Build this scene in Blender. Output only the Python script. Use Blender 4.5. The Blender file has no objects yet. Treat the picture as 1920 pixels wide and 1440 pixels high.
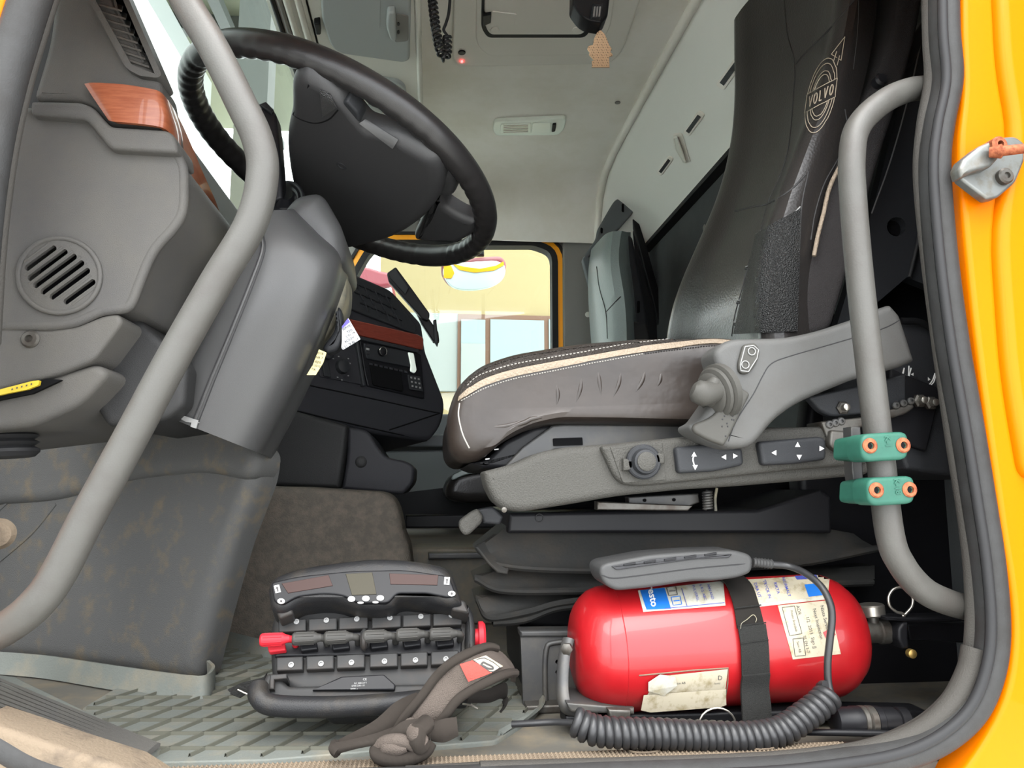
import bpy, bmesh, math, random
from mathutils import Vector as V, Matrix
from mathutils.bvhtree import BVHTree
random.seed(4)
# ---------------------------------------------------------------- camera (metres: x to the truck's rear, y into the cab, z up, cab floor z=0)
FPX = 1420.0
CAM = V((0.0, -0.86, 0.32))
PH = math.atan(190 / FPX)
TH = math.atan(150 / FPX * math.cos(PH))
F = V((math.sin(TH) * math.cos(PH), math.cos(TH) * math.cos(PH), math.sin(PH)))
R = V((math.cos(TH), -math.sin(TH), 0))
U = R.cross(F)
cd = bpy.data.cameras.new('camera')
cam = bpy.data.objects.new('camera', cd)
bpy.context.scene.collection.objects.link(cam)
cd.sensor_fit = 'HORIZONTAL'; cd.sensor_width = 36; cd.lens = FPX / 1920 * 36
cd.clip_start = 0.02; cd.clip_end = 300
cam.location = CAM
cam.rotation_euler = (math.pi / 2 + PH, 0, -TH)
sc = bpy.context.scene
sc.camera = cam
sc.view_settings.view_transform = 'Standard'
sc.view_settings.look = 'None'
sc.view_settings.gamma = 1.0
sc.view_settings.use_curve_mapping = False
sc.view_settings.exposure = 2.12
# ---------------------------------------------------------------- bright overcast sky
w = bpy.data.worlds.new('overcast_sky'); sc.world = w; w.use_nodes = True
nt = w.node_tree; nt.nodes.clear()
wo = nt.nodes.new('ShaderNodeOutputWorld'); bg = nt.nodes.new('ShaderNodeBackground')
tc = nt.nodes.new('ShaderNodeTexCoord'); nz = nt.nodes.new('ShaderNodeTexNoise'); nz.inputs['Scale'].default_value = 1.6
nz.inputs['Detail'].default_value = 3
rp = nt.nodes.new('ShaderNodeValToRGB')
rp.color_ramp.elements[0].color = (0.80, 0.86, 0.93, 1); rp.color_ramp.elements[1].color = (1, 1, 1, 1)
nt.links.new(tc.outputs['Generated'], nz.inputs['Vector']); nt.links.new(nz.outputs['Fac'], rp.inputs['Fac'])
nt.links.new(rp.outputs['Color'], bg.inputs['Color']); bg.inputs['Strength'].default_value = 2.2
nt.links.new(bg.outputs['Background'], wo.inputs['Surface'])
# soft sun behind thin cloud, coming over the photographer's shoulder
sd = bpy.data.lights.new('hazy_sun', 'SUN'); sd.energy = 2.5; sd.angle = math.radians(60); sd.color = (1, .97, .92)
so = bpy.data.objects.new('hazy_sun', sd); sc.collection.objects.link(so)
so.rotation_euler = V((0.2, 0.45, -0.9)).to_track_quat('-Z', 'Y').to_euler()

# ---------------------------------------------------------------- helpers
def ray(px, py):
    return (F + R * ((px - 960) / FPX) - U * ((py - 720) / FPX))
def P(px, py, y=0.0):
    d = ray(px, py); return CAM + d * ((y - CAM.y) / d.y)
def PZ(px, py, z):
    d = ray(px, py); return CAM + d * ((z - CAM.z) / d.z)
def PX(px, py, x):
    d = ray(px, py); return CAM + d * ((x - CAM.x) / d.x)
def PP(px, py, p0, n):
    d = ray(px, py); return CAM + d * ((p0 - CAM).dot(n) / d.dot(n))
def lin(c):
    return tuple((v / 255 / 12.92) if v <= 10 else (((v / 255) + .055) / 1.055) ** 2.4 for v in c) + (1,)
MATS = {}
def mat(name, col, rough=.5, metal=0, bump=None, var=None, spec=.5, coat=0, kind=None):
    m = bpy.data.materials.new(name); m.use_nodes = True; MATS[name] = m
    n = m.node_tree; b = n.nodes['Principled BSDF']
    b.inputs['Base Color'].default_value = lin(col); b.inputs['Roughness'].default_value = rough
    b.inputs['Metallic'].default_value = metal; b.inputs['Specular IOR Level'].default_value = spec
    b.inputs['Coat Weight'].default_value = coat
    tcn = n.nodes.new('ShaderNodeTexCoord')
    if var:
        sc_, c2, lo, hi = var
        q = n.nodes.new('ShaderNodeTexNoise'); q.inputs['Scale'].default_value = sc_; q.inputs['Detail'].default_value = 8
        q.inputs['Roughness'].default_value = .65
        r_ = n.nodes.new('ShaderNodeValToRGB'); r_.color_ramp.elements[0].position = lo; r_.color_ramp.elements[1].position = hi
        r_.color_ramp.elements[0].color = lin(col); r_.color_ramp.elements[1].color = lin(c2)
        n.links.new(tcn.outputs['Object'], q.inputs['Vector']); n.links.new(q.outputs['Fac'], r_.inputs['Fac'])
        n.links.new(r_.outputs['Color'], b.inputs['Base Color'])
    if bump:
        s, st = bump[:2]; typ = bump[2] if len(bump) > 2 else 'noise'
        if typ == 'noise':
            q = n.nodes.new('ShaderNodeTexNoise'); q.inputs['Scale'].default_value = s; q.inputs['Detail'].default_value = 3; o_ = q.outputs['Fac']
        elif typ == 'voro':
            q = n.nodes.new('ShaderNodeTexVoronoi'); q.inputs['Scale'].default_value = s; o_ = q.outputs['Distance']
        else:
            q = n.nodes.new('ShaderNodeTexWave'); q.inputs['Scale'].default_value = s; q.inputs['Distortion'].default_value = .3; o_ = q.outputs['Fac']
            q.bands_direction = typ
        bm_ = n.nodes.new('ShaderNodeBump'); bm_.inputs['Strength'].default_value = st; bm_.inputs['Distance'].default_value = .002
        n.links.new(tcn.outputs['Object'], q.inputs['Vector']); n.links.new(o_, bm_.inputs['Height'])
        n.links.new(bm_.outputs['Normal'], b.inputs['Normal'])
    return m
def setp(o, label=None, cat=None, group=None, kind=None):
    if label: o['label'] = label
    if cat: o['category'] = cat
    if group: o['group'] = group
    if kind: o['kind'] = kind
    return o
WPOS = {}; WV = {}; BV = {}
def thing(name, loc, label, cat, group=None):
    o = bpy.data.objects.new(name, None); sc.collection.objects.link(o); o.location = loc; o.empty_display_size = .05
    WPOS[o.name] = V(loc)
    return setp(o, label, cat, group)
def build(name, verts, faces, m, parent=None, smooth=True, ang=35, **tags):
    verts = [V(v) for v in verts]
    c = sum(verts, V()) / len(verts)
    if parent is None:
        c.z = min(v.z for v in verts)
    me = bpy.data.meshes.new(name)
    me.from_pydata([v - c for v in verts], [], faces)
    bm = bmesh.new(); bm.from_mesh(me)
    bmesh.ops.remove_doubles(bm, verts=bm.verts, dist=1e-6)
    bmesh.ops.recalc_face_normals(bm, faces=bm.faces)
    bm.to_mesh(me); bm.free()
    if smooth:
        me.shade_smooth() if hasattr(me, 'shade_smooth') else [setattr(p, 'use_smooth', True) for p in me.polygons]
        me.set_sharp_from_angle(angle=math.radians(ang))
    if m is not None: me.materials.append(m if not isinstance(m, str) else MATS[m])
    o = bpy.data.objects.new(name, me); sc.collection.objects.link(o)
    if parent is not None:
        o.parent = parent; o.location = c - WPOS[parent.name]
    else: o.location = c
    WPOS[o.name] = c; WV[o.name] = (verts, faces)
    return setp(o, tags.get('label'), tags.get('cat'), tags.get('group'), tags.get('kind'))
def hit(o, px, py, off=0.0006):
    objs = o if isinstance(o, (list, tuple)) else [o]
    best = None; d = ray(px, py).normalized()
    for q in objs:
        if q.name not in BV:
            BV[q.name] = BVHTree.FromPolygons([tuple(v) for v in WV[q.name][0]], WV[q.name][1])
        h = BV[q.name].ray_cast(CAM, d)
        if h[0] is not None and (best is None or h[3] < best[3]): best = h
    if best is None:
        q = objs[0]; vs = WV[q.name][0]; c = min(v.y for v in vs)
        h = BV[q.name].find_nearest(P(px, py, c)); best = h
    nn = best[1] if best[1].dot(d) < 0 else -best[1]
    return best[0] + nn * off
def fil(pts, r, n=4):
    """round the corners of a closed outline; a point may carry its own radius as last item (px,py,r)"""
    out = []; N = len(pts)
    for i in range(N):
        a, b, c = pts[i - 1], pts[i], pts[(i + 1) % N]
        rr = b[2] if len(b) > 2 else r
        A, Bq, Cq = V(a[:2]), V(b[:2]), V(c[:2])
        e1, e2 = A - Bq, Cq - Bq
        l1, l2 = e1.length, e2.length
        if rr <= 0 or l1 < 1e-6 or l2 < 1e-6: out.append((Bq.x, Bq.y)); continue
        k1 = min(rr, l1 * .499); k2 = min(rr, l2 * .499)
        s, e = Bq + e1 * (k1 / l1), Bq + e2 * (k2 / l2)
        for j in range(n + 1):
            t = j / n; q = s * (1 - t) ** 2 + Bq * 2 * t * (1 - t) + e * t * t
            if not out or (V(out[-1]) - q).length > 1e-5: out.append((q.x, q.y))
    return out
def smooth_path(pts, n=6, closed=False):
    pts = [V(p) for p in pts]; out = []; N = len(pts)
    rng = range(N) if closed else range(N - 1)
    for i in rng:
        p1, p2 = pts[i], pts[(i + 1) % N]
        p0 = pts[i - 1] if (closed or i > 0) else p1 * 2 - p2
        p3 = pts[(i + 2) % N] if (closed or i + 2 < N) else p2 * 2 - p1
        for j in range(n):
            t = j / n
            out.append(.5 * ((2 * p1) + (p2 - p0) * t + (2 * p0 - 5 * p1 + 4 * p2 - p3) * t * t + (3 * p1 - p0 - 3 * p2 + p3) * t ** 3))
    if not closed: out.append(pts[-1])
    return out
def offset(pts, n, dist):
    N = len(pts)
    area = V()
    for i in range(N): area += pts[i].cross(pts[(i + 1) % N])
    s = 1 if area.dot(n) > 0 else -1
    out = []
    for i in range(N):
        e1 = (pts[i] - pts[i - 1]).normalized(); e2 = (pts[(i + 1) % N] - pts[i]).normalized()
        n1 = n.cross(e1) * s; n2 = n.cross(e2) * s
        k = 1 + n1.dot(n2)
        out.append(pts[i] + (n1 + n2) * (dist / max(k, .5)))
    if dist > 0:
        for _ in range(30):
            bad = False
            for i in range(N):
                j = (i + 1) % N
                if (out[j] - out[i]).dot(pts[j] - pts[i]) < -1e-12:
                    m_ = (out[i] + out[j]) * .5; out[i] = m_.copy(); out[j] = m_.copy(); bad = True
            if not bad: break
    return out
def shrink(pts, n, ins):
    """inset a mostly convex outline evenly by squeezing it about its middle (never folds)"""
    a = V((1, 0, 0)) if abs(n.x) < .9 else V((0, 1, 0)); u = (a - n * a.dot(n)).normalized(); v = n.cross(u)
    c = sum(pts, V()) / len(pts); us = [(p - c).dot(u) for p in pts]; vs = [(p - c).dot(v) for p in pts]
    cu, cv = (max(us) + min(us)) / 2, (max(vs) + min(vs)) / 2; hu, hv = (max(us) - min(us)) / 2, (max(vs) - min(vs)) / 2
    return [p - u * ((a_ - cu) * ins / hu) - v * ((b_ - cv) * ins / hv) for p, a_, b_ in zip(pts, us, vs)]
def slab(name, pts, d, m, parent=None, r=.004, seg=3, back=False, dome=False, **tags):
    off_ = shrink if dome else offset
    return slab_(name, pts, d, m, parent, r, seg, back, off_, **tags)
def slab_(name, pts, d, m, parent, r, seg, back, offset, **tags):
    """a solid plate: outline pts (planar, 3-D), thickness vector d, front edge rounded by r"""
    n = d.normalized(); L = d.length; pts = [V(p) for p in pts]
    r = min(r, L * .95 if not back else L * .48)
    rings = [offset(pts, n, r * 1.25)] if r > 0 else []
    if r > 0:
        for k in range(seg + 1):
            t = k / seg * math.pi / 2
            rings.append([p + n * (r * (1 - math.sin(t))) * 1 for p in offset(pts, n, r * (1 - math.sin(t)))] if False else
                         [p + n * (r * (1 - math.cos(t))) for p in offset(pts, n, r * (1 - math.sin(t)))])
        if back:
            for k in range(seg, -1, -1):
                t = k / seg * math.pi / 2
                rings.append([p + n * (L - r * (1 - math.cos(t))) for p in offset(pts, n, r * (1 - math.sin(t)))])
        else: rings.append([p + d for p in pts])
    else: rings = [pts, [p + d for p in pts]]
    N = len(pts); vs = [p for rg in rings for p in rg]; fs = []
    for a in range(len(rings) - 1):
        for i in range(N):
            j = (i + 1) % N
            fs.append((a * N + i, a * N + j, (a + 1) * N + j, (a + 1) * N + i))
    fs.append(tuple(range(N))); fs.append(tuple(range((len(rings) - 1) * N, len(rings) * N)))
    return build(name, vs, fs, m, parent, **tags)
def S(name, px, y0, y1, m, parent=None, r=.004, f=0, **k):
    o = fil(px, f) if f or any(len(p) > 2 for p in px) else px
    return slab(name, [P(a, b, y0) for a, b in o], V((0, y1 - y0, 0)), m, parent, r, **k)
def SN(name, px, p0, n, t, m, parent=None, r=.004, f=0, **k):
    """outline on the plane (p0,n); n points to the viewer; thickness t behind it"""
    o = fil(px, f) if f or any(len(p) > 2 for p in px) else px
    return slab(name, [PP(a, b, p0, n) for a, b in o], -n.normalized() * t, m, parent, r, **k)
def box(name, x0, x1, y0, y1, z0, z1, m, parent=None, r=.004, **k):
    return slab(name, [V((x0, y0, z0)), V((x1, y0, z0)), V((x1, y0, z1)), V((x0, y0, z1))], V((0, y1 - y0, 0)), m, parent, r, **k)
def holed(name, outer, holes, d, m, parent=None, **tags):
    bm = bmesh.new(); loops = []
    for lp in [outer] + holes:
        vs = [bm.verts.new(p) for p in lp]; loops.append(vs)
    es = []
    for vs in loops:
        for i in range(len(vs)): es.append(bm.edges.new((vs[i - 1], vs[i])))
    bmesh.ops.triangle_fill(bm, use_beauty=True, edges=es)
    bm.verts.index_update()
    vs = [v.co.copy() for v in bm.verts]; fs = [tuple(v.index for v in f_.verts) for f_ in bm.faces]
    N = len(vs); idx = []; k = 0
    for lp in [outer] + holes: idx.append(list(range(k, k + len(lp)))); k += len(lp)
    bm.free()
    allv = vs + [v + d for v in vs]; allf = fs + [tuple(i + N for i in f_) for f_ in fs]
    for l in idx:
        for i in range(len(l)):
            a, b = l[i - 1], l[i]; allf.append((a, b, b + N, a + N))
    return build(name, allv, allf, m, parent, **tags)
def rimring(name, pts, wd, d, m, parent=None, **tags):
    pts = [V(p) for p in pts]; n = d.normalized()
    return holed(name, pts, [offset(pts, n, wd)], d, m, parent, **tags)
def frames(path, closed=False):
    N = len(path); T = []
    for i in range(N):
        a = path[i - 1] if (closed or i > 0) else path[i]; b = path[(i + 1) % N] if (closed or i < N - 1) else path[i]
        T.append((b - a).normalized())
    up = V((0, 0, 1)) if abs(T[0].z) < .9 else V((0, 1, 0))
    nn = (up - T[0] * up.dot(T[0])).normalized(); out = []
    for t in T:
        nn = (nn - t * nn.dot(t)).normalized(); out.append((t, nn, t.cross(nn)))
    return out
def tubev(path, r, seg=12, closed=False, sx=1, sy=1):
    path = [V(p) for p in path]; fr = frames(path, closed); N = len(path); vs = []; fs = []
    for i, p in enumerate(path):
        rr = r[i] if isinstance(r, (list, tuple)) else r
        for k in range(seg):
            a = 2 * math.pi * k / seg; vs.append(p + fr[i][1] * (math.cos(a) * rr * sx) + fr[i][2] * (math.sin(a) * rr * sy))
    for i in range(N if closed else N - 1):
        j = (i + 1) % N
        for k in range(seg):
            l = (k + 1) % seg; fs.append((i * seg + k, i * seg + l, j * seg + l, j * seg + k))
    if not closed:
        fs.append(tuple(range(seg))); fs.append(tuple((N - 1) * seg + k for k in range(seg)))
    return vs, fs
def tube(name, path, r, m, parent=None, seg=12, closed=False, n=0, sx=1, sy=1, **tags):
    if n: path = smooth_path(path, n, closed)
    vs, fs = tubev(path, r, seg, closed, sx, sy)
    return build(name, vs, fs, m, parent, ang=50, **tags)
def coil(name, path, Rr, r, turns, m, parent=None, seg=6, per=12, **tags):
    path = smooth_path(path, 16); L = [0]
    for i in range(1, len(path)): L.append(L[-1] + (path[i] - path[i - 1]).length)
    fr = frames(path); pts = []; n = turns * per
    for k in range(n + 1):
        s = L[-1] * k / n; i = 0
        while i < len(L) - 2 and L[i + 1] < s: i += 1
        t = (s - L[i]) / max(L[i + 1] - L[i], 1e-9)
        c = path[i].lerp(path[i + 1], t); nn = fr[i][1].lerp(fr[i + 1][1], t); bb = fr[i][2].lerp(fr[i + 1][2], t)
        a = 2 * math.pi * k / per; pts.append(c + (nn * math.cos(a) + bb * math.sin(a)) * Rr)
    vs, fs = tubev(pts, r, seg)
    return build(name, vs, fs, m, parent, ang=60, **tags)
def lathe(name, p0, axis, prof, m, parent=None, seg=28, **tags):
    """prof: (distance along the axis, radius)"""
    p0 = V(p0); a = V(axis).normalized(); up = V((0, 0, 1)) if abs(a.z) < .9 else V((1, 0, 0))
    u = a.cross(up).normalized(); v = a.cross(u); vs = []; fs = []
    for t, rr in prof:
        for k in range(seg):
            q = 2 * math.pi * k / seg; vs.append(p0 + a * t + (u * math.cos(q) + v * math.sin(q)) * max(rr, 1e-5))
    for i in range(len(prof) - 1):
        for k in range(seg):
            l = (k + 1) % seg; fs.append((i * seg + k, i * seg + l, (i + 1) * seg + l, (i + 1) * seg + k))
    fs.append(tuple(range(seg))); fs.append(tuple((len(prof) - 1) * seg + k for k in range(seg)))
    return build(name, vs, fs, m, parent, **tags)
def grid(name, rows, m, parent=None, thick=0, closed_u=False, **tags):
    """surface through rows of points; thick gives it a back"""
    nr = len(rows); nc = len(rows[0]); vs = [V(p) for rw in rows for p in rw]; fs = []
    for i in range(nr - 1):
        for j in range(nc if closed_u else nc - 1):
            k = (j + 1) % nc
            fs.append((i * nc + j, i * nc + k, (i + 1) * nc + k, (i + 1) * nc + j))
    if closed_u:
        fs.append(tuple(range(nc))); fs.append(tuple((nr - 1) * nc + k for k in range(nc)))
    if thick:
        me = bpy.data.meshes.new('t'); me.from_pydata(vs, [], fs); me.update()
        nrm = [v.normal.copy() for v in me.vertices]; bpy.data.meshes.remove(me)
        N = len(vs); vs2 = [v - nrm[i] * thick for i, v in enumerate(vs)]
        f2 = [tuple(i + N for i in reversed(f_)) for f_ in fs]
        edge = {}
        for f_ in fs:
            for a in range(len(f_)):
                e = (f_[a], f_[(a + 1) % len(f_)]); edge[e] = 1
        side = [(a, b, b + N, a + N) for (a, b) in edge if (b, a) not in edge]
        vs = vs + vs2; fs = fs + f2 + side
    return build(name, vs, fs, m, parent, **tags)
TXT = {}
def textmesh(s, font_bold=0.0):
    key = (s, font_bold)
    if key in TXT: return TXT[key]
    c = bpy.data.curves.new('t', 'FONT'); c.body = s; c.align_x = 'CENTER'; c.align_y = 'CENTER'; c.resolution_u = 2; c.offset = font_bold
    o = bpy.data.objects.new('t', c); sc.collection.objects.link(o)
    dg = bpy.context.evaluated_depsgraph_get(); me = bpy.data.meshes.new_from_object(o.evaluated_get(dg))
    r_ = ([v.co.copy() for v in me.vertices], [tuple(p.vertices) for p in me.polygons])
    bpy.data.objects.remove(o); bpy.data.curves.remove(c); bpy.data.meshes.remove(me)
    TXT[key] = r_; return r_
def flat(name, vs, fs, m, parent, **tags):
    me = bpy.data.meshes.new(name); c = sum(vs, V()) / len(vs)
    me.from_pydata([v - c for v in vs], [], fs); me.materials.append(MATS[m])
    o = bpy.data.objects.new(name, me); sc.collection.objects.link(o); o.parent = parent; o.location = c - WPOS[parent.name]
    WPOS[o.name] = c; WV[o.name] = (vs, fs)
    return setp(o, tags.get('label'))
def text_on(base, s, px, py, size, ang, m, parent, name='lettering', off=.0009, bold=.01, sy=1.0, join=None):
    """lettering laid on the surface of base; ang in degrees, clockwise in the picture"""
    vs, fs = textmesh(s, bold); a = math.radians(ang); ca, sa = math.cos(a), math.sin(a); out = []
    for v in vs:
        x, y = v.x * size, -v.y * size * sy
        out.append(hit(base, px + x * ca - y * sa, py + x * sa + y * ca, off))
    if join is not None:
        k = len(join[0]); join[0].extend(out); join[1].extend(tuple(i + k for i in f_) for f_ in fs); return
    return flat(name, out, fs, m, parent)
def patch_on(base, q, m, parent, name='sticker', nx=8, ny=8, off=.0005, th=.0003, **tags):
    """sheet laid on the surface of base between the four picture corners q (tl,tr,br,bl)"""
    rows = []
    for j in range(ny + 1):
        t = j / ny; row = []
        for i in range(nx + 1):
            s = i / nx
            x = (q[0][0] * (1 - s) + q[1][0] * s) * (1 - t) + (q[3][0] * (1 - s) + q[2][0] * s) * t
            y = (q[0][1] * (1 - s) + q[1][1] * s) * (1 - t) + (q[3][1] * (1 - s) + q[2][1] * s) * t
            row.append(hit(base, x, y, off))
        rows.append(row)
    return grid(name, rows, m, parent, **tags)
def poly_on(base, pts, m, parent, name='marking', off=.0009, **tags):
    vs = [hit(base, a, b, off) for a, b in pts]
    return flat(name, vs, [tuple(range(len(vs)))], m, parent, **tags)
def line_on(base, pts, w_, m, parent, name='seam', off=.0003, seg=6, n=4, **tags):
    if n == 1:
        q = [V((*pts[0], 0))]
        for a, b in zip(pts, pts[1:]): q += [V((*a, 0)).lerp(V((*b, 0)), k / 6) for k in range(1, 7)]
    else: q = smooth_path([V((a, b, 0)) for a, b in pts], n)
    return tube(name, [hit(base, p.x, p.y, off) for p in q], w_, m, parent, seg=seg, **tags)
def screw(p, ax, r, m, parent, name='screw', h=.003, soc='black_hole'):
    ax = V(ax).normalized()
    o = lathe(name, V(p) - ax * .002, ax, [(0, r), (h, r), (h + r * .25, r * .8), (h + r * .3, r * .42), (h * .8, r * .38)], m, parent, seg=16)
    return o
# ---------------------------------------------------------------- materials
mat('dash_plastic', (63, 62, 61), .55, bump=(900, .35), var=(9, (69, 67, 63), .35, .7))
mat('dash_plastic_dark', (34, 34, 34), .5, bump=(900, .3))
mat('charcoal_plastic', (33, 34, 36), .5, bump=(800, .25))
mat('column_plastic', (54, 54, 54), .42, bump=(1200, .12))
mat('kick_plastic', (64, 64, 63), .6, bump=(700, .5), var=(26, (89, 79, 62), .52, .78))
mat('console_plastic', (36, 36, 39), .5, bump=(900, .2))
mat('black_plastic', (19, 19, 21), .42)
mat('black_hole', (7, 7, 8), .9, spec=.1)
mat('rubber_black', (34, 34, 35), .6)
mat('seal_rubber', (43, 43, 43), .6, bump=(500, .15), var=(20, (35, 34, 33), .4, .7))
mat('seal_rubber_inner', (53, 51, 48), .7, bump=(600, .4))
mat('wheel_leather', (25, 24, 24), .33, bump=(900, .12))
mat('wheel_hub', (39, 39, 40), .5, bump=(1200, .12))
mat('wheel_mesh', (30, 30, 30), .4, bump=(700, .9, 'voro'))
mat('wood', (102, 51, 30), .4, coat=.25, var=(30, (119, 68, 45), .35, .65))
mat('wood_dark', (89, 36, 27), .25, coat=.5, var=(30, (103, 46, 36), .35, .65))
for nm in ('wood', 'wood_dark'):
    for nd in MATS[nm].node_tree.nodes:
        if nd.type == 'TEX_NOISE':
            mp = MATS[nm].node_tree.nodes.new('ShaderNodeMapping'); mp.inputs['Scale'].default_value = (1, 1, 9)
            l_ = [l for l in MATS[nm].node_tree.links if l.to_node == nd][0]
            MATS[nm].node_tree.links.new(l_.from_socket, mp.inputs['Vector']); MATS[nm].node_tree.links.new(mp.outputs['Vector'], nd.inputs['Vector'])
mat('handle_grey', (57, 56, 53), .5, bump=(500, .12), var=(14, (49, 46, 43), .45, .75))
mat('headliner', (226, 223, 214), .85, bump=(900, .3), var=(5, (214, 210, 196), .4, .7))
mat('headliner_rear', (225, 226, 218), .85, bump=(900, .3))
mat('ceiling_plastic', (209, 206, 196), .6, bump=(900, .2))
mat('hatch_plastic', (149, 155, 153), .55, bump=(900, .2))
mat('header_plastic', (206, 206, 195), .6)
mat('rear_felt', (67, 70, 70), .95, bump=(700, .5), var=(6, (60, 63, 64), .4, .6))
mat('pillar_grey', (118, 117, 112), .7, bump=(900, .2))
mat('door_trim', (80, 84, 86), .7)
mat('carpet', (73, 69, 63), .95, bump=(420, .9), var=(60, (88, 81, 73), .4, .65))
mat('floor_mat', (89, 92, 88), .6, bump=(300, .3), var=(14, (112, 104, 89), .5, .8))
mat('mat_rib', (74, 74, 66), .8)
mat('sill_dirty', (95, 84, 71), .85, bump=(300, .5), var=(18, (60, 53, 47), .5, .72))
mat('sill_metal', (79, 77, 72), .55, var=(20, (97, 89, 76), .45, .7))
mat('dark_metal', (51, 51, 51), .5, metal=.3, var=(20, (68, 65, 60), .45, .7))
mat('bracket_metal', (72, 70, 66), .45, metal=.6, var=(40, (53, 47, 41), .45, .65))
mat('steel', (153, 149, 141), .3, metal=.9)
mat('brass', (170, 140, 80), .4, metal=.8)
mat('rust', (133, 79, 54), .6, metal=.4, var=(200, (98, 50, 33), .4, .65))
mat('bright_zinc', (90, 92, 90), .4, metal=.5, var=(40, (77, 71, 60), .5, .7))
mat('yellow_trim', (250, 165, 0), .4)
mat('yellow_paint', (180, 90, 0), .4, coat=.05, spec=.06)
mat('leather', (36, 30, 26), .38, bump=(26, .9), var=(7, (27, 23, 21), .4, .7))
mat('leather_perf', (38, 34, 31), .5, bump=(520, 1.0, 'voro'))
mat('leather_black', (32, 30, 29), .3, bump=(260, .12, 'voro'))
mat('leather_mesh', (30, 30, 30), .3, bump=(520, 1.0, 'voro'))
mat('piping_tan', (109, 98, 85), .5, bump=(300, .7, 'voro'))
mat('thread_white', (122, 119, 113), .8)
mat('thread_dark', (24, 23, 23), .8)
mat('embroidery', (141, 130, 114), .7)
mat('fabric_dark', (36, 34, 34), .95, bump=(800, .8))
mat('leather_teal', (104, 113, 111), .4, bump=(200, .2, 'voro'))
mat('arm_grey', (62, 62, 61), .5, bump=(800, .15), var=(12, (57, 56, 54), .4, .7))
mat('joystick', (52, 51, 48), .55, bump=(600, .1))
mat('seat_plastic', (52, 51, 48), .6, bump=(520, .8))
mat('bellows', (37, 37, 36), .6, bump=(200, .2), var=(14, (48, 44, 39), .45, .75))
mat('white_print', (177, 177, 175), .6)
mat('grey_print', (108, 108, 107), .6)
mat('green_clamp', (34, 73, 61), .42, var=(40, (30, 65, 55), .4, .7))
mat('red_paint', (127, 14, 19), .38, coat=.2, var=(16, (117, 11, 16), .4, .7))
mat('paper_white', (141, 139, 130), .8, var=(50, (124, 117, 96), .5, .68))
mat('paper_old', (139, 132, 115), .85, var=(60, (111, 101, 78), .5, .68))
mat('label_blue', (21, 79, 144), .5)
mat('ink', (50, 48, 48), .8)
mat('ink_blue', (40, 50, 120), .8)
mat('webbing', (39, 36, 33), .9, bump=(700, .8, 'X'))
mat('webbing_dark', (28, 28, 27), .95, bump=(900, .9))
mat('strap_fabric', (69, 62, 57), .9, bump=(900, .8))
mat('strap_edge', (59, 53, 48), .9, bump=(500, .9, 'X'))
mat('red_patch', (144, 53, 47), .8, bump=(800, .5))
mat('cream_patch', (148, 139, 121), .8)
mat('handset', (52, 52, 52), .45, bump=(900, .1))
mat('handset_keys', (38, 38, 40), .4)
mat('cable', (33, 33, 34), .38)
mat('remote_black', (27, 27, 28), .42, bump=(600, .2), var=(30, (41, 38, 34), .5, .75))
mat('remote_panel', (34, 34, 34), .5, var=(26, (47, 42, 38), .48, .75))
mat('remote_lever', (48, 47, 45), .5)
mat('screen_dark', (41, 38, 28), .5, spec=.2)
mat('screen_brown', (42, 27, 24), .5, spec=.2)
mat('red_knob', (152, 30, 39), .45)
mat('yellow_label', (161, 139, 26), .6)
mat('tag_yellow', (171, 161, 114), .7)
mat('tag_white', (162, 164, 167), .35)
mat('tag_purple', (76, 64, 160), .5)
mat('worn_cream', (114, 109, 91), .6, var=(14, (72, 71, 66), .4, .62))
mat('clear_plastic', (235, 244, 233), .15)
mat('building_yellow', (119, 108, 76), .9)
mat('building_white', (113, 119, 116), .9)
mat('building_brown', (81, 58, 43), .8)
mat('building_glass', (93, 108, 108), .15)
mat('olive_wall', (85, 89, 72), .9)
mat('trailer_white', (187, 190, 188), .6)
mat('grey_sheet', (93, 98, 94), .6)
mat('beam_dark', (48, 53, 49), .7)
mat('red_outside', (103, 28, 40), .5)
mat('mirror_face', (186, 204, 204), .3)
mat('mirror', (210, 222, 222), .04, metal=1)
mat('asphalt', (196, 195, 190), .9, var=(3, (180, 179, 174), .4, .6))
mat('tread_gold', (196, 172, 142), .3, metal=.7)
SOFT = 'dash_plastic dash_plastic_dark column_plastic kick_plastic seal_rubber seal_rubber_inner handle_grey wood leather leather_perf leather_black leather_mesh fabric_dark arm_grey joystick seat_plastic bellows green_clamp red_paint paper_white paper_old webbing webbing_dark strap_fabric strap_edge red_patch cream_patch handset cable remote_black remote_panel remote_lever red_knob sill_dirty sill_metal charcoal_plastic black_plastic rust worn_cream wheel_hub wheel_leather screen_dark screen_brown embroidery label_blue console_plastic rubber_black piping_tan floor_mat mat_rib handset_keys carpet'.split()
for nm in SOFT:
    MATS[nm].node_tree.nodes['Principled BSDF'].inputs['Specular IOR Level'].default_value = .16
for nm in ('leather', 'wheel_leather', 'leather_black', 'red_paint', 'cable', 'wood', 'handle_grey', 'column_plastic', 'wheel_hub'):
    MATS[nm].node_tree.nodes['Principled BSDF'].inputs['Specular IOR Level'].default_value = .3
def lamp_mat(name, col, st):
    m = mat(name, col, .4); b = m.node_tree.nodes['Principled BSDF']
    b.inputs['Emission Color'].default_value = lin(col); b.inputs['Emission Strength'].default_value = st
lamp_mat('red_led', (255, 40, 40), 6)
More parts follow.
